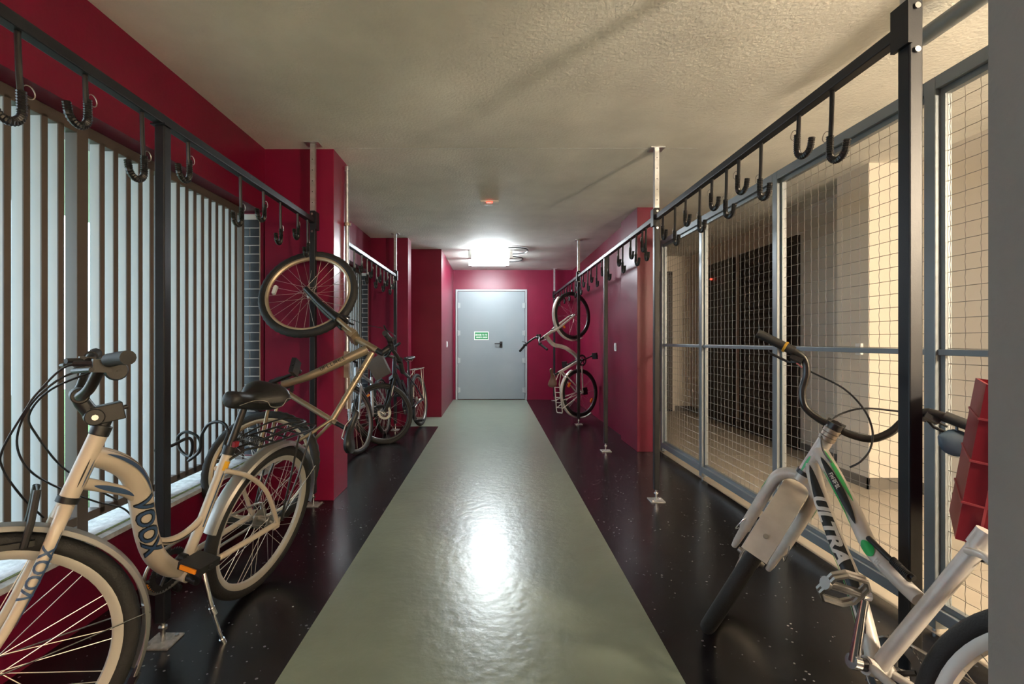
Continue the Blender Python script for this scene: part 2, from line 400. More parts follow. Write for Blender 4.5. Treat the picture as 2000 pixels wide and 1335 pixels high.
# ---- end door
def end_door():
    Y = 9.36
    root = empty('door_1', 'grey steel double door at the end of the corridor', 'door', T3(0, Y, 0)); root['kind'] = 'structure'
    x0, x1, h = -.722, .656, 2.13
    f = MB(); f.box(x0, x0+.035, -.03, 0, 0, h); f.box(x1-.035, x1, -.03, 0, 0, h); f.box(x0+.035, x1-.035, -.03, 0, h-.035, h)
    bevel(f.build('door_frame', 'door_frame', root, smooth=False), .003)
    xm = .232
    for (a, b) in ((x0+.042, xm-.003), (xm+.003, x1-.042)):
        lf = bevel(MB().box(a, b, -.024, 0, .012, h-.042).build('door_leaf', 'door_grey', root, smooth=False), .003)
        left = a < -.5
        hx = x0+.045 if left else x1-.045
        for z in (.19, .76, 1.29, 1.82):
            hg = MB().tube((hx, -.036, z-.055), (hx, -.036, z+.055), .013, n=10)
            hg.box(hx-(.0 if left else .045), hx+(.045 if left else 0), -.032, -.02, z-.045, z+.045)
            hg.build('hinge', 'door_frame', lf)
        if left:
            bevel(MB().box(.128, .182, -.045, -.024, 1.015, 1.125).build('handle_plate', 'black_plastic', lf, smooth=False), .004)
            MB().path([(.155, -.03, 1.083), (.155, -.075, 1.083), (.145, -.082, 1.083), (.03, -.082, 1.083)], .011, 10).build('handle', 'black_plastic', lf)
        else:
            MB().box(xm-.012, xm+.02, -.03, -.024, .02, h-.05).build('cover_strip', 'door_grey', lf, smooth=False)
    s = MB().box(-.365, -.085, -.031, -.0245, 1.155, 1.315).build('exit_sign', 'sign_white', M=T3(0, Y, 0), smooth=False)
    tag(s, 'small green sign with two lines of white lettering on the grey door', 'sign')
    MB().box(-.352, -.098, -.033, -.0305, 1.168, 1.302).build('sign_panel', 'sign_green', s, smooth=False)
    # two lines of small lettering, too small in the photograph to be read: rows of letter-like strokes
    rnd = random.Random(3)
    for z, xa, xb, hgt, gaps in ((1.253, -.34, -.105, .034, (.50, .69)), (1.205, -.325, -.11, .026, (.52,))):
        b = MB(); xx = xa
        while xx < xb-.008:
            t = (xx-xa)/(xb-xa)
            if any(abs(t-g) < .03 for g in gaps): xx += .014; continue
            wd = rnd.uniform(.009, .015); k = rnd.randint(0, 2)
            b.box(xx, xx+.0035, -.0345, -.033, z-hgt/2, z+hgt/2)
            if k != 0: b.box(xx+wd-.005, xx+wd-.0015, -.0345, -.033, z-hgt/2, z+hgt/2)
            if k != 1: b.box(xx+.0035, xx+wd-.003, -.0345, -.033, z+hgt/2-.005, z+hgt/2)
            b.box(xx+.0035, xx+wd-.003, -.0345, -.033, z-.002, z+.003)
            xx += wd+.002
        b.build('lettering', 'sign_white', s, smooth=False)
end_door()
for (x, y, z, ax, lab) in ((-.77, 8.0, 1.14-.07, 1, 'white light switch on the red projecting wall'), (1.54, 6.05, 1.05, -1, 'white light switch on the red wall beside the column')):
    root = empty('light_switch', lab, 'switch', T3(x, y, z))
    bevel(MB().box(0 if ax > 0 else -.014, .014 if ax > 0 else 0, -.04, .04, -.04, .06).build('plate', 'white_plastic', root, smooth=False), .003)
    bevel(MB().box(.014 if ax > 0 else -.019, .019 if ax > 0 else -.014, -.027, .027, -.025, .045).build('rocker', 'white_plastic', root, smooth=False), .002)

# ---- ceiling lamps, red sensor
def tube_lamp(x, y, label):
    root = empty('ceiling_lamp', label, 'lamp', T3(x, y, CEIL), 'fluorescent lamps before the grey door')
    L = .30
    bevel(MB().box(-L, L, -.022, .022, -.03, 0).build('housing', 'white_plastic', root, smooth=False), .004)
    MB().tube((-L+.01, 0, -.078), (L-.01, 0, -.078), .045, n=20).build('diffuser', 'tube_light', root)
    for sx in (-1, 1): MB().box(sx*L-.02 if sx > 0 else -L-.035, L+.035 if sx > 0 else -L+.02, -.05, .05, -.125, 0).build('end_cap', 'white_plastic', root, smooth=False)
    c = MB().path(catmull([(L-.04, -.26, -.012), (L+.12, -.25, -.012), (L+.23, -.16, -.012), (L+.265, -.0, -.012), (L+.23, .16, -.012), (L+.12, .25, -.012), (L-.04, .26, -.012)], 6), .009, 8).build('dark_loop', 'black_plastic', root)  # thin dark half-ring just under the ceiling, past the end of the lamp
tube_lamp(-.04, 7.30, 'lit fluorescent ceiling lamp nearer the viewer of the pair')
tube_lamp(-.07, 8.05, 'lit fluorescent ceiling lamp closer to the grey door')
sn = empty('smoke_sensor', 'small rectangular ceiling unit with a red indicator light', 'sensor', T3(-.035, 4.76, CEIL))
bevel(MB().box(-.09, .09, -.06, .06, -.018, 0).build('housing', 'ceiling_plaster', sn, smooth=False), .006)
MB().box(-.03, .03, -.064, -.03, -.024, -.016).build('indicator', 'red_led', sn, smooth=False)
MB().box(-.05, .03, .035, .06, -.022, -.016).build('label_strip', 'white_plastic', sn, smooth=False)
# lobby lamp, and an unseen fill lamp added behind the viewer to brighten the ceiling
def globe_lamp(x, y, z, r, label, m):
    root = empty('pendant_lamp', label, 'lamp', T3(x, y, CEIL))
    MB().disc(.05, -.025, 0, 20, 'z').build('ceiling_rose', 'white_plastic', root)
    MB().tube((0, 0, -.02), (0, 0, z-CEIL+r*.95), .006, n=8).build('rod', 'white_plastic', root)
    MB().lathe([(max(.0005, r*sin(pi*k/14)), z-CEIL-r*cos(pi*k/14)) for k in range(15)], 28, 'z', closed=False).build('globe', m, root)
globe_lamp(2.70, -.50, 1.98, .12, 'warm globe lamp of the lobby hidden behind the grey wall edge', 'warm_light')
globe_lamp(.0, -1.3, 1.85, .12, 'added warm fill globe, unseen behind the viewer', 'fill_light')

# ---- pipe on the column
pr = empty('riser_pipe', 'thin galvanised riser pipe clamped to the red column', 'pipe', T3(-1.118, 3.70, 0))
MB().tube((0, 0, .62), (0, 0, 2.46), .0145, n=12).build('pipe', 'galvanised', pr)
for z in (2.03, 1.22): MB().lathe([(.0150, -.012), (.021, -.012), (.021, .012), (.0150, .012)], 16, 'z', (0, 0, z)).box(-.02, .03, -.006, .006, z-.01, z+.01).build('clamp', 'pipe_brown', pr)
MB().box(-.018, .018, -.022, .022, .86, 1.06).box(-.012, .022, -.012, .012, .62, .86).build('valve_box', 'pipe_brown', pr, smooth=False)
MB().tube((0, 0, 2.44), (0, 0, 2.47), .02, n=12).build('end_cap', 'galvanised', pr)

# =================================================================== BIKE RACKS
def hook_meshes(L):
    R = .038; zb = -L+R
    pts = [(0, 0, 0), (0, .004, zb*.5), (0, .012, zb)]
    arc = [(0, .012-R+R*cos(a), zb-R*sin(a)) for a in [radians(12*k) for k in range(1, 14)]]
    tip = [(0, arc[-1][1]-.006, arc[-1][2]+.03)]
    full = pts+arc+tip
    rod = MB().path(full, .0075, 8).mesh('hook')
    # ribbed rubber sleeve over the crook
    low = [Vector(p) for p in [(0, .0105, zb+.055), (0, .012, zb)]+arc+tip]
    dense = []
    for a, b in zip(low[:-1], low[1:]):
        n = max(1, int((b-a).length/.0035))
        for k in range(n): dense.append(a.lerp(b, k/n))
    dense.append(low[-1]); N = len(dense)
    sl = MB().path(dense, lambda t: .0103 if int(round(t*(N-1))) % 2 else .0125, 8).mesh('sleeve')
    ring = MB().lathe([(.0175+.0016*cos(a), .0016*sin(a)) for a in [2*pi*k/6 for k in range(6)]], 18, 'x', (0, .03, zb+.062)).mesh('ring')
    return rod, sl, ring
HK = {'l': hook_meshes(.245), 's': hook_meshes(.163)}
RT, RB = 2.033, 1.997
def rack(name, label, X, y0, y1, ups, mids, hooks, RT=2.033):
    RB = RT-.036; PT = RT+.052
    root = empty(name, label, 'bike rack', T3(X, y0, 0))
    W = .019
    L = lambda y: y-y0
    rail = MB().box(-W, W, .012, y1-y0, RB, RT); bevel(rail.build('rail', 'black_powder', root, smooth=False), .004)
    def foot(y):
        p = MB().box(-.05, .05, L(y)-.05, L(y)+.05, 0, .006).build('base_plate', 'base_plate', root, smooth=False)
        MB().tube((0, L(y), .006), (0, L(y), .08), .0085, n=10).lathe([(.0085, .05), (.017, .05), (.017, .06), (.0085, .06)], 6, 'z', (0, L(y), 0)).build('levelling_bolt', 'steel', p)
        for sx in (-1, 1): MB().disc(.008, .006, .013, 6, 'z', (sx*.034, L(y)+.03*sx, 0)).build('screw', 'steel', p)
    for y in mids:
        foot(y); bevel(MB().box(-W, W, L(y)-.02, L(y)+.02, .08, RB).build('post', 'black_powder', root, smooth=False), .004)
        MB().box(-.028, .028, L(y)-.03, L(y)+.03, RB-.006, RB).build('cap_plate', 'black_powder', root, smooth=False)
    for y in ups:
        foot(y); po = bevel(MB().box(-W, W, L(y)-.02, L(y)+.02, .08, PT).build('post', 'black_powder', root, smooth=False), .004)
        ex = MB().box(-.0155, .0155, L(y)-.0165, L(y)+.0165, PT, CEIL-.004).build('extension', 'galvanised', root, smooth=False)
        hm = MB().disc(.0035, -.0006, .0006, 10, 'y', (0, L(y)-.0166, 0)).mesh('adjust_hole')
        for k in range(5): link('adjust_hole', hm, 'black_plastic', ex, T3(0, 0, PT+.055+k*.075))
        MB().box(-.05, .05, L(y)-.045, L(y)+.045, CEIL-.006, CEIL).build('ceiling_plate', 'galvanised', root, smooth=False)
        s = 1 if y > (y0+y1)/2 else -1
        for z in (RT+.027, RT-.093): MB().disc(.0085, -.026, -.019, 10, 'y', (0, L(y), z)).build('bolt', 'steel', po)
        side = -1 if X > 0 else 1
        MB().box(side*W if side > 0 else -W-.012, W+.012 if side > 0 else -W, L(y)-.03, L(y)+.03, RT-.078, RT+.042).build('bracket', 'black_powder', root, smooth=False)
    for (y, k) in hooks:
        a, b, c = HK[k]
        M = T3(0, L(y), RB) @ Matrix.Rotation(radians(random.uniform(-4, 4)), 4, 'Z')
        h = link('hook', a, 'rubber_sleeve', root, M); link('sleeve', b, 'rubber_sleeve', h); link('ring', c, 'dull_steel', h)
    return root
alt = lambda ys, first: [(y, ('l' if (i+first) % 2 == 0 else 's')) for i, y in enumerate(ys)]
rack('bike_rack', 'black steel bike rack with J hooks along the near louvres', -1.25, .35, 3.38, [3.36], [1.83],
     alt([.80, 1.03, 1.27, 1.48, 1.72, 1.98, 2.39, 2.63, 2.84, 3.09, 3.255], 0), 1.988)
rack('bike_rack', 'black steel bike rack with J hooks in the second red bay', -1.25, 3.82, 6.20, [6.18], [],
     alt([4.35, 4.60, 4.80, 4.98, 5.18, 5.36, 5.54, 5.72, 5.9, 6.05], 0), 1.988)
rack('bike_rack', 'long black steel bike rack with J hooks along the mesh partition', 1.165, 1.335, 9.22, [1.35, 3.45, 6.58, 9.2], [5.0],
     alt([1.66, 1.84, 2.10, 2.29, 2.41, 2.57, 2.72, 2.92, 3.09, 3.31, 3.68, 3.77, 3.93, 4.09, 4.34, 4.49, 4.87, 5.17, 5.43, 5.74, 5.94, 6.24, 6.42, 6.76, 6.86, 7.15, 7.4, 7.65, 7.9, 8.2, 8.5, 8.8], 0))

# =================================================================== MESH PARTITION
def partition():
    X = 1.74
    root = empty('mesh_partition', 'wire mesh partition in grey steel frames beside the lobby', 'partition', T3(X, 0, 0))
    ys = [.86, 1.90, 2.945, 4.0, 4.935]; z0, z1 = .055, 2.165; zm = 1.095
    for y in ys:
        p = bevel(MB().box(-.025, .025, y-.025, y+.025, .02, z1).build('frame_post', 'partition_grey', root, smooth=False), .003)
        MB().disc(.012, 0, .02, 8, 'z', (0, y, 0)).build('foot_bolt', 'steel', p)
    s = .0585
    for a, b in zip(ys[:-1], ys[1:]):
        a += .025; b -= .025
        bevel(MB().box(-.025, .025, a, b, z1-.05, z1).build('top_rail', 'partition_grey', root, smooth=False), .003)
        bevel(MB().box(-.025, .025, a, b, z0, z0+.05).build('bottom_rail', 'partition_grey', root, smooth=False), .003)
        bevel(MB().box(-.015, .015, a, b, zm-.012, zm+.012).build('middle_rail', 'partition_grey', root, smooth=False), .003)
        sc = MB(); 
        sc.box(-.004, .02, a, a+.02, z0+.05, z1-.05); sc.box(-.004, .02, b-.02, b, z0+.05, z1-.05)
        sc.box(-.004, .02, a+.02, b-.02, z1-.075, z1-.05); sc.box(-.004, .02, a+.02, b-.02, z0+.05, z0+.07)
        scr = sc.build('mesh_screen', 'partition_grey', root, smooth=False)
        H = (z1-.06)-(z0+.06); nh = int(H/s); W = b-a-.02; nv = int(W/s)
        am = .0014
        n = int(H/(s/2))
        vm = MB().path([(am*cos(pi*k/1.0)*(1 if k % 2 == 0 else 1), 0, k*H/n) for k in range(n+1)], .0013, 4).mesh('wire')
        n2 = int(W/(s/2))
        hm = MB().path([(-am*cos(pi*k), k*W/n2, 0) for k in range(n2+1)], .0013, 4).mesh('wire')
        for k in range(nv+1): link('wire', vm, 'wire', scr, T3(.0085, a+.01+(W-nv*s)/2+k*s, z0+.06))
        for k in range(nh+1): link('wire', hm, 'wire', scr, T3(.0085, a+.01, z0+.06+(H-nh*s)/2+k*s))
partition()

# =================================================================== BICYCLES
def pose(c, u, w, v):
    M = Matrix.Identity(4)
    for i, a in enumerate((u, w, v)):
        a = Vector(a).normalized()
        for r in range(3): M[r][i] = a[r]
    for r in range(3): M[r][3] = c[r]
    return M
def std_pose(X, Y, head, lean):
    th, ph = radians(head), radians(lean)
    u = Vector((sin(th), cos(th), 0)); lf = Vector((-cos(th), sin(th), 0)); up = Vector((0, 0, 1))
    return pose((X, Y, 0), u, cos(ph)*lf-sin(ph)*up, cos(ph)*up+sin(ph)*lf)
def steer_matrix(top, bot, deg):
    a = Vector((top[0], 0, top[1])); b = Vector((bot[0], 0, bot[1])); ax = (a-b).normalized()
    return Matrix.Translation(b) @ Matrix.Rotation(radians(deg), 4, ax) @ Matrix.Translation(-b)
WC = {}
def wheel(parent, M, R, rt, rim='rim_silver', knob=0.0, spokes=28, disc=False, cassette=False, tyre='tyre', depth=.018, rimr=None):
    ri = rimr or (R-2*rt+.006)
    key = (R, rt, rim, knob, depth, ri)
    if key not in WC:
        hw = rt*.62
        prof = [(ri, -hw), (ri, hw), (ri-.010, hw), (ri-depth, hw*.45), (ri-depth, -hw*.45), (ri-.010, -hw)]
        rm = MB().lathe(prof, 64).mesh('wheel')
        tb = MB(); rings = []; n = 96 if knob else 64
        for k in range(n):
            a = 2*pi*k/n; e = knob if (k % 2) else 0; ring = []
            for j in range(12):
                b = 2*pi*j/12; rr = rt+(e if cos(b) > .2 else 0)
                r = R-rt+rr*cos(b); ring.append((r*cos(a), rt*1.0*sin(b), r*sin(a)))
            rings.append(ring)
        tb.loft(rings, closed=True); ty = tb.mesh('tyre')
        hb = MB().lathe([(.001, -.05), (.009, -.05), (.012, -.036), (.024, -.034), (.024, -.029), (.015, -.024), (.013, 0), (.015, .024), (.024, .029), (.024, .034), (.012, .036), (.009, .05), (.001, .05)], 16, closed=False).mesh('hub')
        sp = []
        for s in (1, -1):
            for t in (1, -1):
                A = Vector((.022*cos(0), s*.031, .022*sin(0))); an = t*radians(58)
                B = Vector(((ri-depth)*cos(an*.32), s*.004, (ri-depth)*sin(an*.32)))
                A = Vector((.022*cos(-an), s*.031, .022*sin(-an)))
                sp.append(MB().tube(A, B, .00115, n=5).mesh('spoke'))
        WC[key] = (rm, ty, hb, sp)
    rm, ty, hb, sp = WC[key]
    rm = rm.copy() if rm.materials and rm.materials[0] != MATS[rim] else rm
    w = link('wheel', rm, rim, parent, M)
    link('tyre', ty, tyre, w); link('hub', hb, 'dull_steel', w)
    for k in range(spokes):
        link('spoke', sp[k % 4], 'spoke', w, Matrix.Rotation(2*pi*(k//2*2)/spokes+(0.04 if k % 2 else 0), 4, 'Y'))
    if disc:
        d = MB().lathe([(.055, .039), (.08, .039), (.08, .041), (.055, .041)], 36)
        for k in range(6):
            a = 2*pi*k/6; d.tube((.02*cos(a), .04, .02*sin(a)), (.058*cos(a+.5), .04, .058*sin(a+.5)), .004, n=5)
        d.build('brake_disc', 'chrome', w)
    if cassette:
        c = MB()
        for q in range(6): c.lathe([(.012, -.022-q*.004), (.045-q*.005, -.022-q*.004), (.045-q*.005, -.0235-q*.004), (.012, -.0235-q*.004)], 24)
        c.build('cassette', 'dull_steel', w)
    return w
def reflector(w, r, a, m='white_plastic', y=.0):
    M = Matrix.Rotation(a, 4, 'Y') @ T3(r, y, 0)
    MB().loft([[(x*1.0, -.008, z) for x, z in pts] if s == 0 else [(x*.8, .008, z*.92) for x, z in pts] for s in (0, 1) for pts in [[(-.014, -.03), (0, -.038), (.014, -.03), (.014, .03), (0, .038), (-.014, .03)]]]).build('reflector', m, w, M)
def v3(p, y=0.0): return Vector((p[0], y, p[1])) if len(p) == 2 else Vector(p)
def frame_mesh(tubes):
    b = MB()
    for pts, r, *k in tubes:
        n = k[0] if k else 1; flat = k[1] if len(k) > 1 else 1.0
        P = [v3(p) for p in pts]
        if n > 1 and len(P) > 2: P = catmull(P, n)
        b.path(P, r, 12, flat=flat, up=(0, 0, 1) if abs((P[-1]-P[0]).normalized().z) < .9 else (1, 0, 0))
    return b
def saddle(parent, nose, back, z, mat_='saddle_black', wide=.085, tilt=0.0, nosew=.022, stitch=False, thick=.05):
    N = 22; rings = []; L = nose-back
    for i in range(N+1):
        t = .5-.5*cos(pi*i/N); x = back+L*t
        f = min(1, max(0, (t-.16)/.50)); f = f*f*(3-2*f)
        w = lerp(wide, nosew, f)
        e = 1.0
        if t < .16: e = math.sqrt(max(.015, 1-((.16-t)/.16)**2))
        if t > .90: e = math.sqrt(max(.02, 1-((t-.90)/.10)**2))
        w *= e if t < .5 else (.35+.65*e)
        th = thick*lerp(1.0, .62, f)*(.3+.7*e); zc = z-thick*.42-(.010 if t > .9 else 0)*(1-e)+tilt*t+.008*cos(2*pi*t)
        ring = []
        for k in range(20):
            a = 2*pi*k/20; ca, sa = cos(a), sin(a)
            cx = math.copysign(abs(ca)**.75, ca); cz = math.copysign(abs(sa)**.8, sa)
            dip = .16*thick*max(0, 1-(ca/.35)**2)*max(0, 1-abs(t-.35)/.35) if sa > 0 else 0
            ring.append((x, w*cx*(1.0 if sa > -.25 else .82), zc+th*.5*cz-dip))
        rings.append(ring)
    s = MB().loft(rings).build('saddle', mat_, parent)
    rl = MB()
    for sy in (-1, 1): rl.path([(back+.06, sy*.045, z-.03), (back+.08, sy*.03, z-.06), (back+L*.6, sy*.02, z-.058), (nose-.05, sy*.012, z-.03)], .0035, 6)
    rl.build('saddle_rail', 'dull_steel', s)
    if stitch:
        for sy in (-1, 1):
            pts = [(back+.03, sy*wide*.97, z-.035), (back+.06, sy*wide*1.0, z-.030), (back+.085, sy*wide*.985, z-.058), (back+.125, sy*wide*.80, z-.060), (back+.14, sy*wide*.69, z-.040), (back+.18, sy*wide*.47, z-.036), (nose-.02, sy*nosew*.98, z-.05)]
            MB().path(catmull(pts, 5), .0012, 5).build('seam', 'stitch', s)
    return s
def fender(parent, c, R, a0, a1, m, w=.028, M=None, thick=.0016, name='mudguard'):
    rings = []; N = 40
    for i in range(N+1):
        a = radians(lerp(a0, a1, i/N)); ring = []
        prof = [(-w, -.010), (-w*.75, .0), (0, .006), (w*.75, .0), (w, -.010)]
        out = [(y, r) for y, r in prof]+[(y*.97, r-thick) for y, r in reversed(prof)]
        for y, r in out: ring.append((c[0]+(R+r)*cos(a), y, c[1]+(R+r)*sin(a)))
        rings.append(ring)
    return MB().loft(rings).build(name, m, parent, M)
def crankset(parent, bb, ang, L=.17, ring_r=.085, crank='black_plastic', pedal='black_plastic', cage=False, toothed=True, refl=False):
    cr = MB()
    n = 40; 
    prof = [(ring_r*.72, -.052), (ring_r, -.052), (ring_r, -.049), (ring_r*.72, -.049)]
    cr.lathe(prof, 40, 'y', (bb[0], 0, bb[1]))
    if toothed:
        for k in range(n):
            a = 2*pi*k/n; c = (bb[0]+ring_r*cos(a), -.0505, bb[1]+ring_r*sin(a))
            cr.box(-.003, .005, -.0012, .0012, -.0022, .0022, T3(*c) @ Matrix.Rotation(-a, 4, 'Y'))
    for k in range(5):
        a = 2*pi*k/5; cr.tube((bb[0], -.052, bb[1]), (bb[0]+ring_r*.75*cos(a), -.051, bb[1]+ring_r*.75*sin(a)), .007, n=6)
    cr.tube((bb[0], -.062, bb[1]), (bb[0], .062, bb[1]), .016, n=14)
    cr.build('chainset', 'rim_dark', parent)
    for s, a in ((1, radians(ang)), (-1, radians(ang)+pi)):
        e = Vector((bb[0]+L*cos(a), s*.082, bb[1]+L*sin(a)))
        k = MB().path([(bb[0], s*.068, bb[1]), e], lambda t: lerp(.015, .011, t), 10, flat=.8); k.tube((bb[0], s*.058, bb[1]), (bb[0], s*.078, bb[1]), .019, n=14)
        k.tube(e+Vector((0, -s*.01, 0)), e+Vector((0, s*.012, 0)), .014, n=12)
        k.build('crank', crank, parent)
        p = e+Vector((0, s*.065, 0))
        b = MB()
        b.tube(p-Vector((0, .058, 0)), p+Vector((0, .048*1, 0)), .009, n=10)
        if cage:
            hexa = [(-.03, -.05), (-.05, -.028), (-.05, .028), (-.03, .05), (.03, .05), (.05, .028), (.05, -.028), (.03, -.05)]
            TL = Matrix.Rotation(radians(62), 3, 'Y')
            for off in (-.0065, .0065): b.path([p+TL @ Vector((x, y, off)) for x, y in hexa], .0062, 6, closed=True)
            b.box(-.008, .008, -.05, .05, -.008, .008, Matrix.Translation(p) @ TL.to_4x4())
            b.tube(p+Vector((0, s*.048, 0)), p+Vector((0, s*.056, 0)), .017, n=14)
        else:
            b.box(-.045, .045, -.042, .042, -.013, .013, T3(*p))
        pd = b.build('pedal', pedal, parent)
        if refl:
            for q in (-1, 1): MB().box(-.003, .003, -.03, .03, -.007, .007, T3(*(p+Vector((q*.047, 0, 0))))).build('pedal_reflector', 'amber', pd, smooth=False)
def glyph_geo(n, size, seed, heavy=.2):
    """rows of letter-like strokes for lettering the photograph does not let one read"""
    rnd = random.Random(seed); V = []; Fc = []; x = 0; h = size; t = size*heavy
    def q(x0, x1, y0, y1):
        m = max(1, int((x1-x0)/(size*.15)))
        for j in range(m):
            a, b = lerp(x0, x1, j/m), lerp(x0, x1, (j+1)/m); k = max(1, int((y1-y0)/(size*.25)))
            for r in range(k):
                c, d = lerp(y0, y1, r/k), lerp(y0, y1, (r+1)/k); i = len(V); V.extend([(a, c), (b, c), (b, d), (a, d)]); Fc.append((i, i+1, i+2, i+3))
    for i in range(n):
        w = size*rnd.uniform(.5, .75); k = rnd.randint(0, 3)
        q(x, x+t, 0, h)
        if k in (0, 2): q(x+t, x+w, h-t*.8, h)
        if k in (1, 2): q(x+t, x+w, 0, t*.8)
        if k in (0, 3): q(x+t, x+w*.9, h*.42, h*.42+t*.8)
        if k in (2, 3): q(x+w-t, x+w, t*.8, h-t*.8)
        x += w+size*.16
    return [(a-x/2, b-h/2) for a, b in V], Fc, x
def text_on_tube(parent, txt, size, path, rad, side, m, along0=.5, shear=0.0, off=0.0, flip=False, name='lettering', M=None, roll=0.0, stretch=1.0, geo=None):
    """lettering wrapped on a tube: path = list of 3D points, side = +1/-1 (y side it faces), roll = angle about the tube"""
    V, Fc, W = geo or text_geo(txt, size, shear, off)
    P = [Vector(p) for p in path]; cum = [0]
    for a, b in zip(P[:-1], P[1:]): cum.append(cum[-1]+(b-a).length)
    tot = cum[-1]
    def ev(s):
        s = min(max(s, 0), tot-1e-6)
        for i in range(len(P)-1):
            if cum[i+1] >= s: 
                t = (s-cum[i])/max(1e-9, cum[i+1]-cum[i]); return P[i].lerp(P[i+1], t), (P[i+1]-P[i]).normalized()
    b = MB(); out = []
    for x, y in V:
        if flip: x, y = -x, -y
        p, t = ev(tot*along0+x*stretch); r = rad if not callable(rad) else rad((tot*along0+x*stretch)/tot)
        n = Vector((0, side, 0)); q = n.cross(t)*1.0      # q: 'up' of text
        ang = y/r+roll
        out.append(p+(n*cos(ang)+q*sin(ang))*(r+.0012))
    b.v = [tuple(p) for p in out]; b.f = Fc
    return b.build(name, m, parent, M, smooth=False)
def band_on_tube(parent, path, rad, side, a0, a1, t0, t1, m, name='decal', M=None, taper=True):
    P = [Vector(p) for p in path]; N = 24; rings = []
    cum = [0]
    for a, b in zip(P[:-1], P[1:]): cum.append(cum[-1]+(b-a).length)
    def ev(s):
        for i in range(len(P)-1):
            if cum[i+1] >= s-1e-9: return P[i].lerp(P[i+1], (s-cum[i])/max(1e-9, cum[i+1]-cum[i])), (P[i+1]-P[i]).normalized()
        return P[-1], (P[-1]-P[-2]).normalized()
    for i in range(N+1):
        f = i/N; p, t = ev(cum[-1]*lerp(t0, t1, f)); r = rad if not callable(rad) else rad(lerp(t0, t1, f))
        n = Vector((0, side, 0)); q = n.cross(t); k = sin(pi*f)**.6 if taper else 1
        mid = (a0+a1)/2; h = (a1-a0)/2*max(k, .03)
        rings.append([p+(n*cos(mid+h*u)+q*sin(mid+h*u))*(r+.0008) for u in (-1, -.5, 0, .5, 1)])
    return MB().loft(rings, cap=False, wrap=False).build(name, m, parent, M)
def grips(bar, path_l, r=.0165):
    for s in (1, -1):
        P = [(p[0], p[1]*s, p[2]) for p in path_l]
        MB().path(P, lambda t: r*(1.0+.06*sin(t*60)), 12).build('grip', 'grip', bar)
def mirror(P): return [(p[0], -p[1], p[2]) for p in P]

